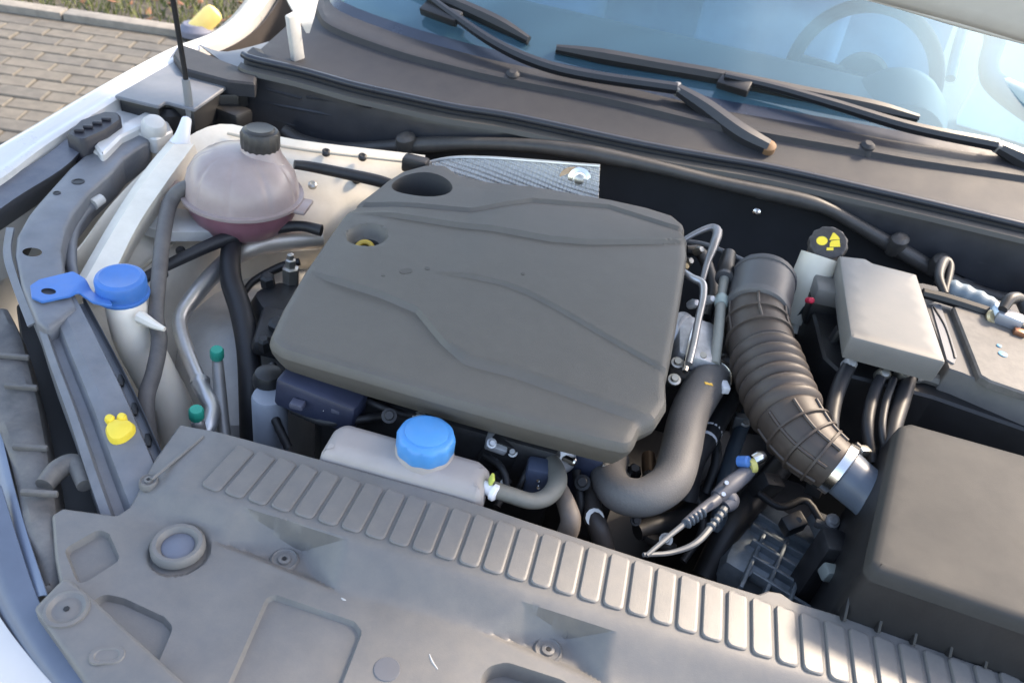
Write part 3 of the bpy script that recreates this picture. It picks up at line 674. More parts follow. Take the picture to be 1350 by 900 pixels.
pan = plate('panel', round_poly(sxy, .006, 4), slam_h, SLAM, rcv, grid=.0032, dens=.006, prof=((.001, -.035), (0, -.006), (.0015, -.002), (.004, 0)), sharp=28,
      lines=[(densify(inset(ccw(list(P)), o_), .004), True) for P in (rc1, rc2, rc3, rc4) for o_ in (.0015, -.0015)]
      + [([(U(*a).x*(1-t)+U(*b).x*t, U(*a).y*(1-t)+U(*b).y*t) for t in (k/24 for k in range(25))], False) for a, b in
         (((321,667,0),(457,711,-.001)), ((321,667,0),(366,728,-.04)), ((457,711,-.001),(398,727,-.04)), ((683,787,0),(817,831,-.001)), ((683,787,0),(712,848,-.04)), ((817,831,-.001),(747,843,-.04)), ((300,724,-.024),(420,772,-.024)), ((640,838,-.024),(770,894,-.024)))])
# louvre ribs: high on the left, sloping away to the right
def rib_mesh(L, wd, h):
    r = wd*.5; c = .0062; out = []
    for cx, cy, a0 in ((-r+c, -L+c, math.pi), (r-c, -L+c, 1.5*math.pi), (r-.004, -.004, 0), (-r+.004, -.004, .5*math.pi)):
        rr = c if cy < -.01 else .004
        for k in range(4): t = a0+math.pi/2*k/3; out.append((cx+rr*math.cos(t), cy+rr*math.sin(t)))
    n = len(out); V = []
    def hh(x): return h*(1-.55*(x+r)/(2*r))
    for ins, f in ((0, -1), (0, .6), (.0012, 1), (.0035, 1.02)):
        for x, y in out:
            d = (r-ins)/r; xx = x*d; yy = (y+L/2)*(1-ins*2/L)-L/2
            V.append((xx, yy, -.002 if f < 0 else hh(xx)*f))
    Fc = [(j*n+i, j*n+(i+1) % n, (j+1)*n+(i+1) % n, (j+1)*n+i) for j in range(3) for i in range(n)]+[tuple(3*n+i for i in range(n))]
    me = bpy.data.meshes.new('rib'); me.from_pydata(V, [], Fc); me.update()
    me.shade_smooth(); me.set_sharp_from_angle(angle=math.radians(40)); me.materials.append(SLAM); return me
rm = rib_mesh(.074, .0232, .0042)
x0 = .119+.006
for k in range(-14, 31):
    x = x0+.02765*k
    if x < -.312: continue
    o = bpy.data.objects.new('rib', rm); COL.objects.link(o); o.parent = rcv
    yb = float(np.interp(x, [p[0] for p in back], [p[1] for p in back]))
    fan = -.12*max(0, min(1, (-.05-x)/.25))
    o.location = Vector((x, float(np.interp(x, [.23, .37, .5, .65], [-.0185, -.024, -.028, -.028])), .0)) - WORLD[rcv.name]
    o.rotation_euler = (0, 0, fan)
p0, p1 = U(200, 632, -.001), U(268, 575, -.001)
tube('long_groove_rib', [(*p0, .0018), (*p0.lerp(p1, .5), .002), (*p1, .0018)], SLAM, rcv, world=True, seg=8)
def screw(u, v, z, r=.014):
    p = U(u, v, z)
    s = lathe('screw_boss', p, (0, 0, 1), [(r*1.25, -.004), (r*1.15, .002), (r, .004), (r*.9, .0025), (r*.55, .002), (r*.5, .0045), (r*.28, .005), (.0005, .003)], SLAM, rcv, seg=24)
    lathe('socket', p+Vector((0, 0, .0042)), (0, 0, 1), [(r*.18, 0), (r*.18, .0012)], BLACK, s, seg=6)
screw(375, 739, -.040); screw(722, 858, -.040); screw(196, 635, -.0085, .009)
pc = U(235, 722, -.026)
pg = lathe('round_plug', pc, (0, 0, 1), [(.029, 0), (.029, .006), (.026, .010), (.022, .010), (.019, .006), (.0175, .003)], SLAM, rcv, seg=40)
lathe('plug_disc', pc+Vector((0, 0, .0035)), (0, 0, 1), [(.0175, 0), (.016, .001)], mat('blue grey disc', (.135,.155,.20), .4), pg, seg=32)
sb = plate('corner_strip', round_poly(XY([(44,800), (86,757), (116,782), (250,905), (240,960), (140,935)], -.012), .008), lambda x, y: -.012-.05*sstep(-.30, -.42, y), SLAM, rcv, grid=.012, dens=.01, prof=((0,-.02),(0,-.003),(.002,-.0008),(.005,0)))
p = U(88, 803, -.012)
s = lathe('screw_boss', p, (0, 0, 1), [(.022, -.003), (.021, .002), (.018, .003), (.013, -.0005), (.010, .0005), (.0005, .001)], SLAM, rcv, seg=28)
lathe('socket', p+Vector((0, 0, .001)), (0, 0, 1), [(.003, 0), (.003, .0012)], BLACK, s, seg=6)
lathe('moulded_oval', U(141, 864, -.0125), (0, 0, 1), [(.013, 0), (.012, .0016), (.009, .0016), (.008, .0006)], SLAM, rcv, seg=24, mod=lambda th, h: 1+.3*math.cos(2*th+.8))
lathe('moulded_spot', U(510, 882, -.0262), (0, 0, 1), [(.014, 0), (.013, .0014), (.010, .0016)], mat('spot plastic', (.115,.12,.135), .5), rcv, seg=28)
for pts in (((566,862), (570,872), (577,882)), ((450,788), (453,790), (456,791))):
    q = [U(a, b, -.0262) for a, b in pts]; z = [float(slam_h(np.array([c.x]), np.array([c.y]))[0]) for c in q]
    tube('scratch', [(c.x, c.y, zz, .0007+.0005*(i == 1)) for i, (c, zz) in enumerate(zip(q, z))], SCUFF, rcv, world=True, seg=6)

# ================================================================== HEADLAMP (top of its housing)
hl = thing('headlamp', 'grey headlamp housing beside the painted rail, seen from above', 'headlamp', U(30, 560, -.3))
lo = [(-40,400), (12,405), (30,440), (50,520), (66,600), (78,680), (84,760), (56,790), (30,700), (8,600), (-20,520)]
plate('housing', round_poly(XY(lo, -.03), .012), lambda x, y: -.03+.004*np.sin(60*y), LAMPH, hl, grid=.012, dens=.012, prof=((-.01,-.20),(0,-.02),(.003,-.005),(.01,0)))
plate('dark_backing', round_poly(XY([(20,395), (104,420), (215,620), (215,690), (60,700)], -.10), .01), -.10, BLACK, hl, grid=0, dens=.03, prof=((0,-.10),(0,-.003),(.003,0)))  # black plate added to stand for the shade behind the lamp
for a, b in ((18,470), (28,510), (40,590), (52,650)):
    p = U(a, b, -.024); box('housing_rib', p, (.04, .006, .008), LAMPH, hl, rot=(0, 0, .3), bev=.002)
tube('cable_duct', [(58,640,-.03,12), (78,618,-.03,14), (100,612,-.03,13), (112,640,-.03,10)], LAMPH, hl)
ll = [(-30,480,-.055), (-8,600,-.05), (18,700,-.045), (48,792,-.04)]
sheet('lens', [rowpx([(a+16, b-6, z+.012) for a, b, z in ll]), rowpx([(a-2, b, z) for a, b, z in ll]), [p+Vector((-.03, -.03, -.05)) for p in rowpx([(a-30, b+10, z-.05) for a, b, z in ll])]], LENS, hl, n=6, nrow=3)
trim = sheet('seal_strip', [rowpx([(2,640,-.03), (30,730,-.03), (56,800,-.03), (100,868,-.03), (160,935,-.03), (240,1010,-.03)]), rowpx([(-20,700,-.038), (0,768,-.038), (28,826,-.038), (62,880,-.038), (110,935,-.038), (200,1010,-.038)]), rowpx([(-28,725,-.06), (-8,795,-.06), (18,842,-.06), (54,893,-.06), (100,950,-.06), (190,1025,-.06)])], mat('lamp seal strip', (.10,.125,.175), .35), hl, n=6, nrow=3)

# ================================================================== ENGINE AND DARK BAY
eng = thing('engine', 'dark engine under the grey plastic cover', 'engine', (0, .35, -.6))
box('block', (-.03, .36, -.27), (.46, .40, .46), DARK, eng, bev=.02)
box('cylinder_head', (-.03, .37, .0), (.42, .40, .085), DARK, eng, bev=.012)
box('front_cover', (-.06, .145, -.10), (.34, .05, .20), DARK, eng, bev=.015)
box('dark_slab', (.02, .33, -.42), (1.5, .72, .06), BLACK, eng, bev=.01)  # dark slab added to hide the sunlit floor in the gaps
box('undertray', (.0, .30, -.58), (1.9, 1.3, .02), BLACK, eng, bev=.004)  # black floor, oversized to keep the bay dark
LOOM = mat('loom tape', (.012,.012,.014), .55, var=.3, dust=.2, dustcol=(.05,.05,.05))
for pts in ([(385,540,-.03,5), (430,556,-.02,6), (480,552,-.01,6), (520,545,-.02,6)], [(470,520,-.0,4), (500,535,.0,5), (540,548,-.01,5), (600,560,-.02,5)],
            [(640,600,-.03,5), (660,615,-.02,5), (668,640,-.03,5), (655,668,-.04,5)], [(690,575,-.02,4), (700,600,-.02,4), (690,630,-.03,4), (680,650,-.05,4)],
            [(905,520,-.02,6), (930,545,-.06,7), (945,600,-.08,7), (930,650,-.12,7)], [(1030,470,-.02,6), (1060,520,-.03,7), (1082,570,-.04,7), (1090,620,-.06,7)],
            [(1000,650,-.10,5), (1030,668,-.10,5), (1062,660,-.09,5), (1085,690,-.10,5)], [(760,620,-.04,6), (765,660,-.06,6), (760,700,-.1,6)],
            [(890,640,-.08,5), (920,660,-.1,5), (925,700,-.12,5), (900,740,-.14,5)], [(360,480,-.02,5), (352,510,-.03,6), (362,550,-.05,6), (380,590,-.08,6)]):
    tube('wiring_loom', pts, LOOM, eng, seg=10, n=8, mod=lambda t: 1+.06*math.sin(t*90))
rb = random.Random(5)
for a, b, z in ((505,552,.0), (545,556,-.02), (640,588,-.01), (668,600,-.03), (655,640,-.05), (725,585,-.02), (760,640,-.05), (830,690,-.08), (870,715,-.1), (905,470,.02), (935,450,.02), (975,560,-.08), (1010,640,-.1), (1045,690,-.1), (1075,640,-.08), (1090,690,-.1)):
    if rb.random() < .5: box('bracket', U(a, b, z), (rb.uniform(.02, .045), rb.uniform(.012, .03), rb.uniform(.01, .04)), rb.choice([DARK, DARK, mat('dull alloy bit', (.14,.145,.155), .45, metal=.5, var=.3)]), eng, rot=(rb.uniform(-.4, .4), rb.uniform(-.4, .4), rb.uniform(-.6, .6)), bev=.003)
    bolt('bolt', U(a+8, b-4, z+.012), (rb.uniform(-.4, .4), -.6, .8), rb.uniform(.004, .007), rb.choice([ZINC, ALU, DARK]), eng)
cp = thing('coil_pack', 'dark navy ignition coil connector tucked under the cover edge', 'connector', U(425, 520, -.03))
c0 = U(420, 520, .012)
box('body', c0+Vector((0, .01, -.012)), (.115, .05, .05), NAVY, cp, rot=(0, .1, -.05), bev=.008)
for a, b, w_ in ((388,507,.018), (393,521,.018), (428,520,.012), (450,528,.022)):
    box('moulding', U(a, b, .020)+Vector((0, -.002, -.014)), (w_, .014, .009), mat('navy grey', (.06,.066,.10), .5), cp, bev=.002)
lathe('pin', U(429, 539, .0), (0, -.3, 1), [(.005, -.01), (.005, .003), (.003, .005)], CHROME, cp, seg=10)
oc = thing('pump_canister', 'pale grey canister standing at the front corner of the engine', 'canister', U(358, 570, -.15))
lathe('can', U(356, 545, -.06), (0, 0, 1), [(.024, -.12), (.024, .03), (.022, .035)], mat('pale can', (.28,.31,.36), .45), oc, seg=24)
lathe('cap', U(354, 498, -.02), (0, 0, 1), [(.021, -.012), (.022, .0), (.018, .01), (.008, .014)], BLACK, oc, seg=20)
mount = thing('engine_mount', 'black engine mount with steel stud beside the expansion tank', 'engine mount', U(378, 395, -.12))
lathe('rubber', U(372, 398, -.06), (0, 0, 1), [(.05, -.08), (.05, -.01), (.04, .01), (.02, .015)], BLACK, mount, seg=28, mod=lambda th, h: 1+.05*math.cos(5*th))
lathe('stud', U(383, 345, -.01), (0, 0, 1), [(.014, -.05), (.014, -.012), (.009, -.010), (.009, .004), (.006, .006), (.006, .014), (.003, .016)], ZINC, mount, seg=6)
box('bracket', U(368, 440, -.06), (.07, .10, .03), DARK, mount, rot=(0, .2, .3), bev=.01)
for a, b, r in ((352,365,.012), (365,425,.014), (348,448,.010)):
    lathe('bolt_head', U(a, b, -.03), (0, -.2, 1), [(r, -.02), (r, 0), (r*.6, .004)], DARK, mount, seg=6)
# front of the engine: alternator, brackets
alt = thing('alternator', 'small alternator with finned silver case under the engine cover', 'alternator', U(700, 620, -.2))
lathe('case', U(692, 618, -.09), (0, -1, .25), [(.06, -.05), (.062, -.01), (.055, .02), (.03, .03)], mat('dull alloy', (.16,.17,.19), .5, metal=.5, var=.3), alt, seg=30, mod=lambda th, h: 1+.03*math.cos(14*th))
box('terminal', U(660, 590, -.03), (.05, .04, .05), DARK, alt, rot=(0, .3, .2), bev=.008)
box('terminal_bracket', U(655, 582, -.01), (.03, .03, .012), ALU, alt, rot=(.2, .3, .2), bev=.003)
box('connector', U(708, 632, -.04), (.035, .03, .06), mat('blue grey connector', (.07,.09,.14), .4), alt, rot=(0, 0, .1), bev=.006)
for k in range(3):
    p = U(713, 622+9*k, -.028); lathe('connector_pin', p+Vector((0, -.014, 0)), (0, -1, .5), [(.0022, 0), (.0022, .006)], CHROME, alt, seg=8)
th = thing('thermostat_housing', 'dull silver thermostat stub with bright bolt below the cover', 'thermostat', U(740, 605, -.1))
lathe('stub', U(738, 602, -.03), (.4, -.8, .3), [(.026, -.06), (.026, .0), (.02, .012), (.012, .016)], ALU, th, seg=24)
lathe('bolt', U(748, 605, -.02), (.9, -.4, .2), [(.006, -.01), (.006, .012), (.004, .014)], CHROME, th, seg=8)
box('flange', U(770, 625, -.06), (.05, .03, .10), mat('navy bracket', (.035,.045,.08), .45), th, rot=(0, .1, -.1), bev=.01)
def hose(name, label, pts, m, cat='hose', n=7, seg=14, mod=None, ends=None, group=None):
    p = U(*pts[0][:3]); t = tube(name, pts, m, n=n, seg=seg, mod=mod); tag(t, label, cat, group); return t
hose('coolant_hose', 'olive grey hose looping from the front reservoir\'s brass nipple', [(648,644,.0,11), (672,652,-.005,11), (700,660,-.01,11), (722,654,-.01,12), (735,634,-.01,13), (728,610,-.02,12), (706,582,-.04,11)], mat('olive grey rubber', (.15,.145,.125), .55, dust=.2))
hose('coolant_hose', 'brown hose dropping behind the ribbed radiator cover', [(736,640,-.03,11), (748,668,-.03,13), (752,690,-.04,14), (740,720,-.08,14)], mat('brown rubber', (.14,.115,.095), .6, dust=.2))
dn = hose('drain_hose', 'dark hose with metal joint hanging under the cover corner', [(782,590,-.05,12), (780,640,-.06,12), (782,676,-.07,13), (790,700,-.08,14), (800,740,-.12,14)], mat('dark brown hose', (.06,.052,.048), .5))
jt = lathe('joint', U(783, 682, -.068), (.1, -.5, .6), [(.0125, -.006), (.0145, 0), (.0125, .006)], ZINC, dn, seg=12)
# big bent hose
bh = thing('radiator_hose', 'thick grey radiator hose bent like an elbow beside the cover', 'hose', U(880, 640, -.08))
tube('hose', [(948,492,.0,20), (930,508,.005,26), (908,548,.005,26), (897,596,.0,27), (884,634,-.005,27), (850,655,-.015,26), (817,650,-.025,25), (802,628,-.04,24), (808,606,-.05,22)], RUBG, bh, n=8, seg=22)
def ring(name, u, v, z, axis, r, wd, m, par, th=.0015):
    return lathe(name, U(u, v, z), axis, [(r, -wd), (r+th, -wd*.9), (r+th, wd*.9), (r, wd)], m, par, seg=28)
ring('clamp', 944, 495, .002, (U(948,490,.0)-U(930,508,.005)), .026, .005, CHROME, bh)
ring('clamp', 955, 487, -.0, (U(960,480,.0)-U(938,500,.0)), .0245, .004, CHROME, bh)
box('clamp_ear', U(937, 490, .025), (.02, .012, .01), CHROME, bh, rot=(0, 0, .7), bev=.002)
box('clamp_ear', U(955, 510, .02), (.012, .02, .012), WHITEP, bh, rot=(0, 0, .3), bev=.002)
box('paint_mark', U(934, 506, .0335), (.013, .005, .002), mat('orange mark', (.85,.5,.08), .5), bh, rot=(0, .2, .4), bev=0)
ring('clamp', 806, 618, -.045, (0, .1, 1), .0265, .004, ZINC, bh)
box('clamp_ear', U(800, 614, -.02), (.014, .014, .012), ZINC, bh, bev=.003)
tube('stub', [(975,462,-.01,21), (962,480,-.004,20), (946,494,.0,19)], DUCT, bh)
# small fittings by the corner of the cover
sf = thing('sensor', 'copper coloured sensor with bright tip beside the bent hose', 'sensor', U(856, 630, -.05))
tube('body', [(855,600,-.05,9), (856,618,-.05,10), (858,634,-.05,9)], mat('copper brown', (.2,.12,.07), .4, metal=.5), sf, seg=12)
lathe('tip', U(857, 630, -.038), (.3, -1, .5), [(.010, -.006), (.010, .004), (.008, .006)], CHROME, sf, seg=12)
lathe('nut', U(836, 620, -.04), (0, -.4, 1), [(.011, -.02), (.011, .0), (.006, .01)], BLACK, sf, seg=6)

# ================================================================== COOLANT RESERVOIR AT THE FRONT
rv = thing('coolant_reservoir', 'greyish white reservoir with bright blue cap behind the ribbed cover', 'reservoir', U(535, 610, -.1))
ro = [(419,594), (440,559), (458,553), (636,603), (650,616), (640,650), (628,652)]
plate('tank', round_poly(XY(ro, .012), [.008,.02,.02,.015,.015,.01,.01]), lambda x, y: .014-.010*np.exp(-((x+.155)/.006)**2)*.0 - .0025*sstep(.004, .0, np.abs(x+.048)-.001), RESV, rv, grid=.006, dens=.006, prof=((.004,-.12),(0,-.022),(.0025,-.010),(.008,-.003),(.016,0)), sharp=60)
cb = U(560, 592, .016)
lathe('neck', cb+Vector((0, 0, -.006)), (0, 0, 1), [(.038, 0), (.037, .006), (.034, .010)], RESV, rv, seg=36)
cpb = lathe('cap', cb, (0, 0, 1), [(.034, 0), (.036, .003), (.036, .022), (.0345, .026), (.031, .0285)], BLUEL, rv, seg=60, mod=lambda th, h: 1+.022*math.cos(10*th)*(1 if h < .024 else .4))
lathe('cap_top', cb+Vector((0, 0, .0284)), (0, 0, 1), [(.0275, 0), (.027, .003), (.025, .004)], BLUEL, cpb, seg=40)
np_ = lathe('nipple', U(645, 645, .0), (.9, -.3, 0), [(.008, -.012), (.008, .004), (.011, .005), (.011, .010), (.008, .012)], WHITEP, rv, seg=14)
box('spring_clip', U(648, 632, .012), (.004, .012, .012), mat('olive clip', (.55,.6,.12), .4), rv, rot=(0, .3, .3), bev=.001)

# ================================================================== EXPANSION TANK
et = thing('expansion_tank', 'round pinkish expansion tank with purple coolant and black cap', 'expansion tank', U(320, 252, -.03))
tc = U(320, 254, .035)
R0 = .096
up = [(R0, .002), (R0*.985, .018), (R0*.93, .038), (R0*.82, .056), (R0*.66, .069), (R0*.45, .077), (R0*.25, .080), (.002, .081)]
lathe('upper_shell', tc, (0, 0, 1), up, TANKU, et, seg=160, mod=lambda th, h: 1-.035*max(0, math.cos(9*th))**8*min(1, h/.02)*(1 if h < .075 else 0))
lathe('lower_shell', tc, (0, 0, 1), [(.03, -.075), (R0*.62, -.068), (R0*.84, -.050), (R0*.95, -.026), (R0*.99, -.004), (R0, .002)], TANKL, et, seg=64)
lathe('seam_flange', tc, (0, 0, 1), [(R0*.99, -.003), (R0*1.075, -.0025), (R0*1.08, .0), (R0*1.075, .0035), (R0*.99, .004)], TANKU, et, seg=64)
nk = tc+Vector((.027, .018, .078))
lathe('neck', nk, (0, 0, 1), [(.046, -.022), (.036, -.006), (.032, .006), (.030, .010)], TANKU, et, seg=32)
cpx = lathe('cap', nk+Vector((0, 0, .006)), (0, 0, 1), [(.031, 0), (.032, .004), (.032, .026), (.029, .031), (.024, .0325)], mat('dusty cap plastic', (.030,.028,.028), .45, dust=.3, dustcol=(.12,.11,.10)), et, seg=72, mod=lambda th, h: 1+.02*math.cos(18*th)*(1 if h < .028 else 0))
lathe('cap_top', nk+Vector((0, 0, .0385)), (0, 0, 1), [(.025, 0), (.022, .0035), (.02, .003)], MATS['dusty cap plastic'], cpx, seg=32)
lathe('outlet', U(262, 243, .055), (-.9, -.3, .25), [(.009, -.01), (.009, .006), (.011, .007), (.011, .011)], mat('yellowish nipple', (.55,.42,.22), .5), et, seg=14)
box('mount_lug', tc+Vector((-.092, -.03, -.006)), (.05, .05, .008), TANKU, et, rot=(0, 0, .3), bev=.003)
box('mount_lug', tc+Vector((.098, .01, -.004)), (.04, .05, .008), TANKU, et, rot=(0, 0, .1), bev=.003)
box('mount_block', U(306, 155, .03), (.07, .05, .045), BLACK, et, rot=(0, 0, -.25), bev=.008)
h1 = hose('overflow_hose', 'grey hose curving down from the tank past the blue capped neck', [(258,244,.056,8), (240,249,.05,9), (224,268,.03,10), (216,305,.02,10), (210,360,.01,10), (206,415,-.0,10), (210,450,-.015,10.5), (203,490,-.03,10.5), (193,525,-.045,11), (196,570,-.08,11), (206,620,-.12,11)], mat('hose grey rubber', (.095,.088,.086), .55, dust=.2), seg=16)
h2 = hose('coolant_hose', 'thick black hose dropping from the underside of the expansion tank', [(309,305,-.02,12), (304,335,-.03,13), (305,370,-.045,14), (318,410,-.06,15), (327,460,-.08,15), (331,520,-.12,16), (333,600,-.2,16)], RUBBER, seg=18)
hose('vacuum_hose', 'black printed hose running behind the tank to the inner wing', [(170,385,-.05,7), (198,362,-.035,7), (245,338,-.02,8), (295,316,-.01,9), (340,305,-.01,9), (392,298,.0,7), (424,304,.0,8)], RUBBER)
hose('vacuum_hose', 'black hose passing from the tank to the rear of the cover', [(388,217,.06,6), (410,220,.055,7), (450,228,.05,7.5), (500,239,.04,8), (530,250,.03,8)], RUBBER)
hose('cable', 'thin black cable behind the engine mount', [(395,345,-.05,5), (370,352,-.06,6), (335,370,-.07,5), (318,392,-.08,4)], BLACK, 'cable')

# --- air conditioning pipes with green caps
ap = thing('refrigerant_pipe', 'aluminium refrigerant pipe bending down the pale strut tower', 'pipe', U(255, 470, -.12))
tube('pipe', [(420,320,-.05,9), (370,322,-.05,11), (322,330,-.055,12), (285,358,-.06,12), (250,398,-.065,11), (237,425,-.07,10), (246,462,-.075,10), (262,500,-.08,9), (270,518,-.08,9)], PIPE, ap, seg=16)
tube('pipe_end', [(263,505,-.078,11), (272,522,-.08,11), (280,540,-.085,10), (277,558,-.09,10), (268,575,-.1,10)], PIPE, ap, seg=14)
lathe('collar', U(264, 503, -.078), (.3, -1, -.3), [(.013, -.006), (.014, 0), (.013, .006)], PIPE, ap, seg=18)
ap2 = thing('refrigerant_pipe', 'wide warm toned alloy pipe beneath the expansion tank', 'pipe', U(360, 325, -.08))
tube('pipe', [(300,345,-.07,10), (330,327,-.045,13), (370,318,-.04,14), (425,313,-.035,13)], mat('warm alloy', (.60,.52,.45), .4, metal=.6), ap2, seg=16)
def service_port(label, u, v, z, tail):
    t = thing('service_port', label, 'service port', U(u, v, z)-Vector((0, 0, .06)), 'green capped service ports')
    p = U(u, v, z)
    lathe('cap', p, (.1, -.1, 1), [(.0095, -.006), (.0100, .0), (.0098, .008), (.008, .011)], GREEN, t, seg=24, mod=lambda th, h: 1+.03*math.cos(12*th))
    lathe('valve', p-Vector((0, 0, .006)), (.05, -.05, 1), [(.006, -.01), (.006, .001)], CHROME, t, seg=12)
    tube('stem', [(*(p-Vector((0, 0, .012))), .008), (*U(*tail[0]), .009), (*U(*tail[1]), .009)], mat('dull stem', (.30,.29,.28), .45, metal=.5), t, world=True, seg=12)
service_port('green capped service port beside the thick black hose', 286, 467, -.04, ((289,505,-.07), (296,575,-.12)))
service_port('green capped service port just behind the ribbed cover', 259, 546, -.04, ((262,562,-.06), (268,590,-.1)))

# ================================================================== WASHER FILLER
wf = thing('washer_filler', 'ivory washer filler neck with blue cap and strap', 'filler neck', U(200, 480, -.2))
tube('neck', [(163,388,.022,24), (168,410,.0,26), (180,446,-.04,28), (202,490,-.09,27), (226,535,-.14,26), (240,590,-.2,26)], IVORY, wf, seg=24)
tube('tab', [(185,418,.01,9), (203,428,.012,6), (217,434,.012,3)], IVORY, wf, seg=8)
wp = U(160, 376, .036)
wcp = lathe('cap', wp, (.02, -.05, 1), [(.033, -.016), (.0345, -.012), (.0345, .010), (.033, .014), (.029, .016)], BLUE, wf, seg=48)
lathe('cap_top', wp+Vector((0, -.001, .0155)), (.02, -.05, 1), [(.029, 0), (.027, .0012), (.026, .0008)], BLUE, wcp, seg=36)
lathe('cap_rim', wp-Vector((0, 0, .013)), (.02, -.05, 1), [(.036, -.003), (.037, 0), (.036, .003)], BLUE, wcp, seg=40)
stp = XY([(40,379), (52,371), (97,360), (112,369), (124,382), (140,384), (150,404), (122,398), (104,384), (92,392), (56,400), (42,394)], .036)
plate('strap', round_poly(stp, .005), lambda x, y: .040-.012*sstep(-.60, -.585, x)*sstep(.10, .18, y), BLUE, wf, grid=.005, dens=.005, prof=((0,-.004),(0,-.001),(.001,0)), holes=[circ(U(64,384,.04).xy, .010, .007)])
yc = thing('plastic_clip', 'yellow plastic clip with two lugs on the grey rail', 'clip', U(158, 570, .0))
lathe('body', U(158, 568, .006), (.1, -.2, 1), [(.016, -.008), (.0165, .0), (.014, .006), (.006, .009)], YELLOW, yc, seg=28, mod=lambda th, h: 1+.08*math.cos(3*th))
for a, b in ((145,553), (161,551)): lathe('lug', U(a, b, .012), (0, -.2, 1), [(.005, -.008), (.006, .002), (.004, .006)], YELLOW, yc, seg=12)

# ================================================================== HEAT SHIELD
def vprism(name, pts, m, parent, dy=.003):
    n = len(pts); V = [Vector(p) for p in pts]+[Vector(p)+Vector((0, dy, 0)) for p in pts]
    Fc = [tuple(range(n)), tuple(range(2*n-1, n-1, -1))]+[(i, (i+1) % n, n+(i+1) % n, n+i) for i in range(n)]
    return link(name, V, Fc, m, parent, smooth=False)
hs = thing('heat_shield', 'embossed silver foil heat shield behind the engine cover', 'heat shield', UY(690, 245, .80))
r1 = [UY(a, b, .80+.015*math.sin(k)) for k, (a, b) in enumerate(((540,222), (590,209), (640,208), (700,212), (750,216), (791,219)))]
r2 = [UY(a, b, .755+.015*math.sin(k)) for k, (a, b) in enumerate(((540,262), (590,262), (640,266), (700,270), (750,275), (789,282)))]
sheet('foil', [r1, [a.lerp(b, .5)+Vector((0, -.006, 0)) for a, b in zip(r1, r2)], r2], FOIL, hs, n=6, nrow=4, thick=.002)
tube('rolled_edge', [(*(p+Vector((0, -.002, .001))), .0035) for p in r1], PIPE, hs, world=True, seg=8)
b0 = UY(764, 236, .770)
lathe('rust_stain', UY(754, 238, .773), (0, -1, .25), [(.026, 0), (.024, .0015)], mat('rust on foil', (.55,.36,.22), .6, var=.3, scale=60), hs, seg=20)
lathe('washer', b0, (0, -1, .25), [(.022, 0), (.022, .002), (.014, .004), (.013, .003)], CHROME, hs, seg=24)
lathe('bolt', b0, (0, -1, .25), [(.010, 0), (.010, .010), (.007, .012)], ZINC, hs, seg=6)
box('hose_bracket', U(548, 217, .055), (.05, .03, .03), BLACK, hs, bev=.006)

# ================================================================== INTAKE DUCT
du = thing('intake_duct', 'brown ribbed rubber intake duct bent between throttle and air box', 'intake duct', U(1050, 560, -.06))
Cc_ = [(1006,372,.072,41), (1003,390,.067,41), (998,410,.062,40)]
tube('sleeve', Cc_, SLEEVE, du, seg=32)
A0, A1 = U(1006, 372, .072), U(998, 410, .062)
lathe('sleeve_band', A0, A0-A1, [(.050, -.006), (.054, -.004), (.054, .006), (.050, .008), (.046, .010), (.046, .004)], mat('dark band', (.055,.055,.06), .5), du, seg=40)
lathe('sleeve_band', A1, A0-A1, [(.047, -.010), (.051, -.008), (.052, .004), (.048, .006)], mat('grey band', (.10,.098,.10), .5), du, seg=40)
path = [(998,410,.061,38), (998,432,.055,40), (1003,455,.05,42), (1014,487,.045,44), (1026,520,.04,45), (1044,556,.035,45), (1066,586,.03,42), (1090,606,.026,38), (1112,622,.022,35)]
N0 = (len(path)-1)*16
def corr(t):
    if .30 < t < .60:
        k = (t-.30)/.30*6.0
        return 1+.17*abs(math.sin(math.pi*k))**.8-.08
    if t < .30: return 1.0
    return .97
tube('bellows', path, DUCT, du, n=24, seg=40, mod=corr)
Q = catmull([(*U(a, b, z), PX(U(a, b, z), r)) for a, b, z, r in path], 16)
def duct_ring(t, k, wd, m, name, th=.004):
    i = int(t*(len(Q)-1)); q = Vector(Q[i][:3]); ax = Vector(Q[min(i+1, len(Q)-1)][:3])-Vector(Q[i-1][:3]); r = Q[i][3]*k
    return lathe(name, q, ax, [(r-.003, -wd), (r+th, -wd*.7), (r+th, wd*.7), (r-.003, wd)], m, du, seg=40)
for t in (.12, .22): duct_ring(t, 1.0, .0035, DUCT, 'duct_rib', .0035)
for t in (.68, .76, .84): duct_ring(t, .97, .0022, DUCT, 'duct_rib', .0045)
for ang in range(0, 360, 45):                                    # lengthwise ribs on the smooth bend
    pts = []
    for i in range(int(.62*(len(Q)-1)), int(.93*(len(Q)-1)), 4):
        q = Vector(Q[i][:3]); ax = (Vector(Q[i+1][:3])-Vector(Q[i-1][:3])).normalized()
        a = (Vector((0, 0, 1))-ax*ax.z).normalized(); b = ax.cross(a); t = math.radians(ang+20)
        pts.append((*(q+(a*math.cos(t)+b*math.sin(t))*(Q[i][3]*.97+.001)), .0026))
    tube('long_rib', pts, DUCT, du, n=2, seg=6, world=True)
for ang in range(0, 360, 60):
    pts = []
    for i in range(int(.03*(len(Q)-1)), int(.26*(len(Q)-1)), 5):
        q = Vector(Q[i][:3]); ax = (Vector(Q[i+1][:3])-Vector(Q[max(i-1,0)][:3])).normalized()
        a = (Vector((0, 0, 1))-ax*ax.z).normalized(); b = ax.cross(a); t = math.radians(ang+15)
        pts.append((*(q+(a*math.cos(t)+b*math.sin(t))*(Q[i][3]+.001)), .0026))
    tube('long_rib', pts, DUCT, du, n=2, seg=6, world=True)
cl = duct_ring(.965, 1.0, .0085, CHROME, 'hose_clamp', .0022)
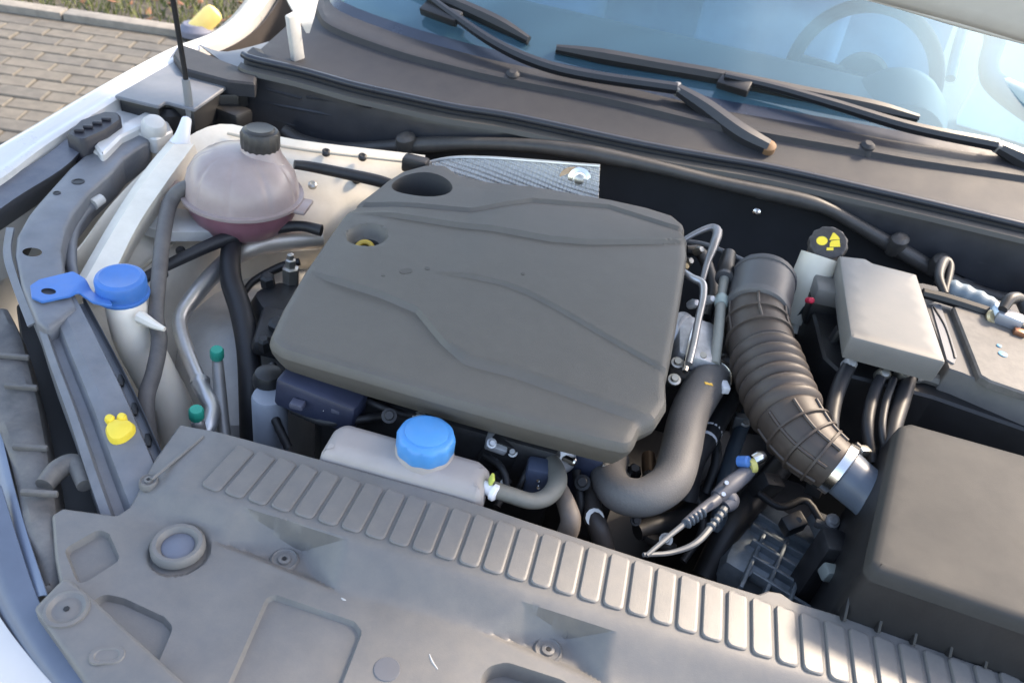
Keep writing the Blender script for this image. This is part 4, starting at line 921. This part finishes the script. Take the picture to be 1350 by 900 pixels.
pcl = U(1138, 594, .045)
box('clamp_screw', pcl, (.022, .014, .012), ZINC, du, rot=(0, .3, .6), bev=.003)
lathe('clamp_screw_head', pcl+Vector((-.010, .0, .004)), (-.8, .3, .3), [(.006, -.004), (.006, .004), (.003, .005)], BLACK, du, seg=10)
tube('air_box_spigot', [(1104,616,.023,33), (1125,634,.018,32), (1150,655,.012,32), (1185,690,.004,32)], mat('blue grey spigot', (.085,.11,.15), .4), du, seg=28)
nv = lathe('resonator', U(1014, 352, .05)+Vector((0, .035, -.022)), (0, .1, 1), [(.042, -.06), (.042, .0), (.036, .010), (.01, .013)], NAVY, du, seg=30)
ring('breather_clip', 964, 395, .05, (1, 0, .3), .008, .003, SLEEVE, du)

# ================================================================== THROTTLE AND FUEL LINES
tb = thing('throttle_body', 'cast aluminium throttle body right of the engine cover', 'throttle body', U(910, 465, -.06))
box('casting', U(912, 458, .02), (.066, .10, .05), ALU, tb, rot=(.1, .15, .1), bev=.01)
lathe('bore_flange', U(905, 440, .03), (.6, -.3, .6), [(.035, -.03), (.036, .0), (.030, .006)], ALU, tb, seg=28)
for a, b in ((893,478), (926,470), (889,500), (930,432), (900,425)):
    bolt('bolt', U(a, b, .035), (0, -.4, 1), .006, ZINC, tb)
tube('casting_rib', [(917,425,.045,4), (910,455,.045,5), (903,490,.035,4)], CHROME, tb, seg=8)
box('lower_flange', U(900, 500, .0), (.05, .03, .03), DARK, tb, bev=.006)
LINE = mat('line steel', (.45,.45,.46), .35, metal=.8)
fl = hose('fuel_line', 'bent grey fuel line arching behind the cover corner', [(902,316,.09,3.5), (920,306,.10,4), (938,300,.105,5), (946,306,.105,6.5), (941,324,.10,6), (933,345,.09,4.5), (926,370,.08,4)], mat('dull line', (.22,.22,.23), .4, metal=.6), 'pipe', seg=12)
hose('fuel_line', 'bright steel fuel line bent beside the throttle body', [(900,358,.08,5), (912,366,.085,5), (926,374,.085,5.5), (927,392,.08,5), (921,420,.07,5), (914,455,.06,5), (908,480,.05,5)], LINE, 'pipe', seg=12)
bp = thing('breather_pipe', 'pale breather hose with connector beside the duct sleeve', 'hose', U(950, 430, .0))
tube('hose', [(956,362,.07,7), (952,385,.065,6), (950,405,.06,7), (947,440,.05,7), (942,480,.03,7)], mat('pale grey hose', (.28,.28,.25), .5), bp, seg=12)
tube('connector', [(961,335,.08,9), (957,352,.076,11), (955,366,.07,11)], BLACK, bp, seg=14)
ring('connector_ring', 955, 366, .07, (U(961,335,.08)-U(955,366,.07)), .014, .004, SLEEVE, bp)
lathe('joint', U(951, 397, .062), (U(956,362,.07)-U(947,440,.05)), [(.010, -.012), (.012, -.004), (.012, .004), (.009, .012)], mat('mint joint', (.35,.42,.40), .4), bp, seg=14)
hose('cable', 'thin grey cable sagging behind the duct sleeve', [(904,318,.06,3), (930,322,.07,3), (965,336,.08,3), (1000,352,.085,3), (1040,366,.08,3)], mat('grey cable', (.15,.15,.16), .5), 'cable', seg=8)
inj = thing('fuel_rail', 'dark fuel rail fittings behind the cover corner', 'fuel rail', U(915, 350, .0))
tube('rail', [(905,330,.04,7), (925,335,.04,8), (940,380,.03,8), (930,420,.02,8)], DARK, inj)
for a, b, m in ((922,330,ZINC), (908,345,ZINC), (902,352,mat('brassy fitting', (.5,.38,.22), .4, metal=.8)), (915,400,ALU), (936,395,ALU)):
    lathe('fitting', U(a, b, .06), (.4, -.5, .7), [(.007, -.012), (.008, .0), (.005, .008)], m, inj, seg=8)

# ================================================================== BRAKE FLUID RESERVOIR
bf = thing('brake_fluid_reservoir', 'milky brake fluid reservoir with black cap and yellow symbols', 'reservoir', U(1062, 400, .0))
MILK = mat('milky plastic', (.60,.57,.50), .4, var=.08, sss=.25)
tube('neck', [(1050,425,.0,20), (1060,398,.035,25), (1070,368,.075,26), (1082,338,.112,26)], MILK, bf, seg=28)
tube('shoulder', [(1046,440,-.02,16), (1058,405,.02,20), (1070,392,.035,14)], MILK, bf, seg=16)
cax = (U(1092, 318, .135)-U(1072, 370, .075)).normalized(); cax = ((CAM-U(1091, 323, .125)).normalized()*.75+Vector((0, 0, .6))).normalized()
bc = U(1091, 323, .125)
cap = lathe('cap', bc, cax, [(.029, -.014), (.032, -.010), (.032, .006), (.030, .010), (.027, .0115)], mat('ribbed black cap', (.03,.028,.03), .5, dust=.2), bf, seg=64, mod=lambda th, h: 1+.035*math.cos(12*th)*(1 if h < .009 else .3))
e1 = (_r - cax*_r.dot(cax)).normalized(); e2 = cax.cross(e1)
def flat(name, pts, h=.0007):
    c0 = bc+cax*.0115; n = len(pts)
    V = [c0+e1*x+e2*y for x, y in pts]+[c0+e1*x+e2*y+cax*h for x, y in pts]
    Fc = [tuple(range(n, 2*n)), tuple(range(n))[::-1]]+[(i, (i+1) % n, n+(i+1) % n, n+i) for i in range(n)]
    return link(name, V, Fc, mat('yellow print', (.88,.66,.06), .5), cap, smooth=False)
flat('round_symbol', [(-.011+.0092*math.cos(t), .003+.0085*math.sin(t)) for t in (2*math.pi*k/20 for k in range(20))])
flat('warning_triangle', [(.001, .0035), (.0185, .0035), (.0165, .009), (.011, .0165), (.0085, .0165)])
flat('hand_symbol', [(.0, -.0095), (.017, -.0105), (.0175, .0022), (.0125, .0022), (.004, .0015), (.001, -.003)])
flat('text_strip', [(-.006, -.0155), (.005, -.0165), (.006, -.0115), (-.005, -.0105)])
rp = lathe('level_sensor', U(1069, 396, .088), (.2, -.6, .4), [(.005, -.01), (.005, .003), (.003, .005)], RED, bf, seg=14)
box('sensor_plug', U(1060, 408, .03), (.03, .03, .03), BLACK, bf, rot=(0, .3, .3), bev=.006)

# ================================================================== BATTERY, FUSE BOX
bx = thing('battery_box', 'deep black battery box holding the battery and fuse box', 'battery box', (.7, .45, -.25))
plate('tray', round_poly(XY([(1066,388), (1112,375), (1215,372), (1450,425), (1450,600), (1230,523), (1110,492), (1086,470)], .055), .012), .055, BOXS, bx, grid=0, dens=.02, prof=((-.004,-.36),(-.002,-.15),(-.0,-.004),(.004,0)))
rim = U(1225, 500, .06), U(1350, 543, .06), U(1450, 575, .06)
tube('rim', [(*U(1206,497,.064), .009), (*U(1232,500,.064), .010), (*rim[1], .010), (*rim[2], .010)], mat('rim grey plastic', (.10,.095,.09), .5, dust=.3, dustcol=(.16,.15,.14)), bx, world=True, seg=8)
for k, dz in enumerate((.045, .018, -.01, -.045)):
    tube('wall_ridge', [(*(U(1165+6*k,500+10*k,dz)), .006), (*(U(1260,530+12*k,dz)), .007), (*(U(1350,565+12*k,dz)), .007), (*(U(1450,600+12*k,dz)), .007)], BOXS, bx, world=True, seg=8)
for k, (a, b) in enumerate(((1075,420), (1084,470))):
    box('side_rib', U(a, b, .02), (.012, .02, .12), BLACK, bx, rot=(0, .1, 0))
box('side_clip', U(1090, 384, .085), (.045, .05, .03), LIDG, bx, rot=(0, 0, .05), bev=.004)
box('side_module', U(1082, 400, .05), (.055, .08, .05), BLACK, bx, rot=(0, 0, .05), bev=.006)
for a, b, zz in ((1101,415,.05), (1103,445,.03), (1097,430,.0)):
    box('side_latch', U(a, b, zz), (.008, .012, .03), mat('steel grey latch', (.12,.14,.16), .4), bx, rot=(0, .2, 0), bev=.002)
ft = thing('fuse_box', 'fuse box with flat pale grey lid beside the battery', 'fuse box', U(1175, 420, .05))
fo = [(1106,336), (1141,340), (1151,346), (1209,361), (1248,477), (1122,443)]
plate('lid', round_poly(XY(fo, .13), .005), .13, LIDG, ft, grid=.02, dens=.02, prof=((.003,-.040),(.001,-.028),(0,-.005),(.0015,-.0015),(.005,0)))
plate('base', round_poly(XY([(1110,346), (1204,368), (1240,470), (1125,440)], .10), .006), .095, BLACK, ft, grid=0, dens=.02, prof=((0,-.05),(0,-.002),(.002,0)))
for a, b in ((1122,478), (1166,492), (1192,492)):
    lathe('cable_gland', U(a, b, .075), (0, -.5, .6), [(.009, -.02), (.010, .0), (.006, .006)], ZINC if a != 1122 else ALU, ft, seg=12)
for lab, pts in (('thick black cable looping down from the fuse box corner', [(1122,478,.07,9), (1110,500,.06,10), (1100,530,.05,10), (1096,565,.04,10), (1104,610,.0,9), (1130,650,-.03,9)]),
                 ('black cable hanging in front of the ridged battery box', [(1164,493,.07,7), (1152,520,.06,8), (1144,560,.05,8), (1150,610,.02,8)]),
                 ('thin black cable between two thicker ones under the fuse box', [(1178,500,.07,5), (1168,530,.065,5), (1163,565,.055,5), (1168,600,.03,5)]),
                 ('wide black cable bundle dropping under the fuse box lid', [(1198,500,.065,10), (1188,530,.06,11), (1176,570,.05,11), (1166,620,.02,11)])):
    hose('battery_cable', lab, pts, RUBBER, 'cable', seg=10)
bt = thing('battery', 'car battery with dusty grey top and blue dots', 'battery', (.72, .5, -.1))
plate('case', round_poly(XY([(1218,400), (1246,392), (1450,440), (1450,568), (1268,492), (1250,486)], .095), .006), .095, mat('battery grey plastic', (.075,.073,.074), .5, dust=.25, dustcol=(.15,.14,.13)), bt, grid=0, dens=.02, prof=((0,-.16),(0,-.004),(.003,0)))
plate('lid', round_poly(XY([(1256,403), (1282,404), (1450,446), (1450,552), (1306,502), (1292,494)], .106), .006), .106, mat('battery lid dust', (.08,.078,.076), .6, var=.25, scale=25, dust=.6, dustcol=(.22,.20,.18)), bt, grid=0, dens=.02, prof=((0,-.013),(0,-.003),(.003,0)))
plate('label_strip', round_poly(XY([(1228,404), (1240,400), (1262,470), (1258,480), (1248,474)], .097), .003), .0975, mat('strip white', (.17,.175,.19), .5), bt, grid=0, dens=.02, prof=((0,-.003),(.0005,0)))
tube('lid_seam', [(1231,405,.098,1.4), (1246,430,.098,1.4), (1256,460,.098,1.4), (1259,472,.098,1.4)], BLACK, bt, seg=6)
for a, b, r in ((1322,467,.007), (1317,456,.004)):
    lathe('vent_dot', U(a, b, .1062), (0, 0, 1), [(r, 0), (r, .0012), (r*.8, .0016)], mat('sky blue dot', (.10,.30,.45), .5), bt, seg=16)
lathe('terminal', U(1316, 412, .115), (0, 0, 1), [(.014, -.012), (.014, .008), (.011, .012)], mat('lead blue clamp', (.38,.47,.58), .35, metal=.6), bt, seg=20)
lathe('terminal_ring', U(1309, 418, .11), (.3, -.5, .6), [(.011, -.004), (.013, .0), (.011, .004)], mat('brass ring', (.55,.45,.28), .4, metal=.7), bt, seg=18)
box('clamp_block', U(1330, 420, .115), (.04, .03, .022), mat('clamp grey', (.3,.32,.37), .4, metal=.5), bt, rot=(0, 0, -.3), bev=.005)
tube('hold_down_bar', [(1216,386,.108,7), (1250,395,.108,8), (1310,414,.108,8)], BLACK, bt, seg=8)
box('copper_lug', U(1344, 438, .110), (.018, .014, .010), mat('copper', (.32,.15,.09), .4, metal=.7), bt, rot=(0, 0, -.2), bev=.002)
hose('battery_cable', 'black terminal cable arching over the far battery corner', [(1322,408,.13,6), (1332,394,.14,8), (1346,396,.135,8), (1358,420,.12,8), (1380,450,.11,8)], RUBBER, 'cable', seg=10)
hose('battery_cable', 'dark cable arching beside the conduit clip', [(1246,388,.09,5), (1238,365,.10,6), (1244,345,.105,7), (1252,352,.10,6), (1246,385,.08,5)], RUBBER, 'cable', seg=10)
pq = thing('harness_cover', 'pale blue ribbed harness cover behind the battery', 'harness cover', U(1275, 392, .05))
tube('shell', [(1240,378,.075,12), (1255,384,.075,15), (1275,391,.075,14), (1295,399,.075,13), (1312,404,.075,9)], mat('pale blue plastic', (.18,.235,.27), .45), pq, seg=14, n=8, mod=lambda t: 1+.06*math.cos(t*28))

# ================================================================== AIR FILTER BOX
ab = thing('air_filter_box', 'large air filter box with sky bright lid and shaded ribbed base', 'air filter box', U(1270, 700, -.1))
ao = [(1186,559), (1200,556), (1450,626), (1450,850), (1156,749), (1149,738)]
axy = round_poly(XY(ao, .085), [.012, .012, .01, .01, .012, .012])
plate('lid', axy, lambda x, y: .085+.004*np.exp(-((x-.66)/.12)**2-((y-.12)/.08)**2), BOXP, ab, grid=.01, dens=.008, prof=((-.002,-.020),(-.001,-.014),(.0005,-.006),(.003,-.0018),(.010,0)), sharp=60)
plate('base', axy, .085, BOXS, ab, grid=0, dens=.008, prof=((-.006,-.30),(-.006,-.060),(-.003,-.030),(-.002,-.020)))
for (a, b), (c, d) in (((1132,779),(1108,808)), ((1171,790),(1160,826)), ((1217,806),(1207,842)), ((1265,822),(1254,857)), ((1312,838),(1301,869))):
    p, q = U(a, b, .045), U(c, d, .004); e = Vector((0, -.012, 0))
    box('rib', (p+q)/2+Vector((0, .006, -.01)), (.0035, .018, (p-q).length*.95), BOXS, ab, rot=(-.75, 0, 0), bev=.001)
tube('base_edge', [(1146,690,.0,2), (1120,740,-.02,2), (1104,795,-.04,2)], mat('edge grey', (.10,.11,.12), .5), ab, seg=6)
box('clip', U(1095, 755, -.06), (.025, .02, .02), mat('mint grey clip', (.22,.25,.24), .5), ab, rot=(0, .2, .3), bev=.004)

# ================================================================== GEARBOX AREA BELOW THE DUCT
gb = thing('gearbox', 'ribbed cast metal gearbox deep below the intake duct', 'gearbox', U(1020, 750, -.4))
GBM = mat('gearbox casting', (.20,.235,.265), .45, metal=.4, var=.3, scale=30)
gc = U(1022, 742, -.15)
box('casing', gc+Vector((.02, .03, -.06)), (.17, .17, .12), GBM, gb, rot=(0, .1, -.3), bev=.02)
for k in range(4): box('rib', gc+Vector((-.035+.03*k, -.01-.012*k, .004)), (.006, .13, .02), GBM, gb, rot=(0, .1, -.3), bev=.002)
for k in range(5): box('cross_rib', gc+Vector((.018, -.06+.03*k, .003)), (.12, .006, .018), GBM, gb, rot=(0, .1, -.3), bev=.002)
box('bell_housing', U(960, 690, -.30), (.22, .24, .25), DARK, gb, rot=(0, 0, .2), bev=.03)
box('bracket', U(1063, 770, -.14), (.035, .04, .2), DARK, gb, rot=(0, .05, .2), bev=.006)
box('side_plate', U(1092, 705, -.12), (.05, .06, .02), GBM, gb, rot=(0, .4, .3), bev=.005)
box('side_plate', U(1097, 800, -.10), (.02, .02, .10), mat('grey green post', (.13,.15,.155), .5), gb, rot=(0, 0, .2), bev=.004)
rs = thing('radiator', 'dark radiator and fan shroud hidden behind the ribbed cover', 'radiator', (.1, -.06, -.6))
box('core', (.1, -.10, -.32), (1.0, .05, .5), BLACK, rs, bev=.01)
box('fan_shroud', (.12, -.05, -.30), (.85, .05, .44), BLACK, rs, bev=.015)
for lab, pts, m in (('black hose with bright clamp running behind the bent hose', [(985,480,-.06,13), (960,530,-.05,13), (935,575,-.05,14), (915,610,-.06,14), (905,660,-.1,14)], RUBBER),
                    ('blue grey hose in the dark gap beside the ribbed duct', [(985,545,-.08,9), (968,590,-.09,10), (955,640,-.1,11), (945,700,-.15,11)], mat('blue grey hose', (.045,.065,.085), .4)),
                    ('thick black hose deep under the intake duct', [(1040,600,-.12,16), (1000,650,-.13,18), (960,700,-.15,18), (930,760,-.2,18)], BLACK),
                    ('black hose crossing the engine front below the cover', [(840,700,-.1,12), (870,690,-.1,13), (900,680,-.12,13), (940,640,-.14,13)], BLACK)):
    h = hose('coolant_hose', lab, pts, m)
    if 'clamp' in lab:
        ax = U(960,530,-.05)-U(935,575,-.05)
        for a, b in ((938,569), (931,580)): lathe('clamp', U(a, b, -.05), ax, [(.0145, -.003), (.0165, -.002), (.0165, .002), (.0145, .003)], WHITEP, h, seg=20)
gl_ = thing('gear_linkage', 'pair of thin grey lines meeting at a blue tagged joint', 'linkage', U(920, 690, -.1))
tube('line', [(852,732,-.02,3), (880,708,-.02,3.5), (905,688,-.02,4)], mat('light line', (.10,.115,.13), .5), gl_, seg=8)
tube('line', [(848,731,-.02,3), (885,728,-.03,3.5), (918,715,-.03,4.5), (942,688,-.03,5), (955,670,-.03,6)], MATS['light line'], gl_, seg=8)
tube('sleeve', [(903,690,-.02,6), (925,672,-.02,7), (942,660,-.02,8), (950,650,-.018,8)], mat('sleeve grey', (.10,.105,.125), .45), gl_, seg=12)
tube('joint_body', [(945,655,-.02,10), (960,642,-.015,12), (978,628,-.01,11), (988,620,-.008,9)], MATS['sleeve grey'], gl_, seg=12)
tube('joint_branch', [(955,668,-.03,9), (963,660,-.028,12), (957,650,-.02,10)], MATS['sleeve grey'], gl_, seg=12)
lathe('blue_tag', U(981, 608, .004), (.6, -.3, .5), [(.008, -.008), (.008, .006), (.006, .008)], BLUE, gl_, seg=12)
lathe('yellow_band', U(991, 614, .0), (.7, .4, .1), [(.010, -.004), (.0105, 0), (.010, .004)], mat('olive band', (.55,.50,.16), .5), gl_, seg=16)
lathe('bright_tip', U(1001, 603, .006), (.6, .5, .3), [(.009, -.010), (.010, .0), (.007, .008)], CHROME, gl_, seg=14)
for a, b in ((957,637), (953,652)): lathe('pin', U(a, b, .0), (0, -.5, 1), [(.003, -.004), (.003, .004)], CHROME, gl_, seg=8)
for k in range(5):
    a, b = 906+5*k, 690-3.6*k; lathe('crimp', U(a, b, -.018), (U(925,672,-.02)-U(903,690,-.02)), [(.0055, -.0015), (.0068, 0), (.0055, .0015)], MATS['light line'], gl_, seg=10)
for k in range(4):
    a, b = 937+5*k, 694-6*k; lathe('crimp', U(a, b, -.029), (U(955,670,-.03)-U(930,703,-.03)), [(.0055, -.0015), (.0068, 0), (.0055, .0015)], MATS['light line'], gl_, seg=10)

# right wing side of the bay, mostly outside the picture
sheet('inner_wing', [[Vector((.93, y, .05)) for y in (-.1, .4, .9)], [Vector((.90, y, -.3)) for y in (-.1, .4, .9)], [Vector((.80, y, -.6)) for y in (-.1, .4, .9)]], CREAM, car, n=3)
# white wall beyond the far side window
ww = box('white_wall', (4.05, 4.5, .2), (4.2, .15, 2.1), mat('white render', (.80,.80,.78), .8, var=.05), rot=(0, 0, -.25), bev=.01)
tag(ww, 'sunlit white wall seen through the far side window', 'wall')
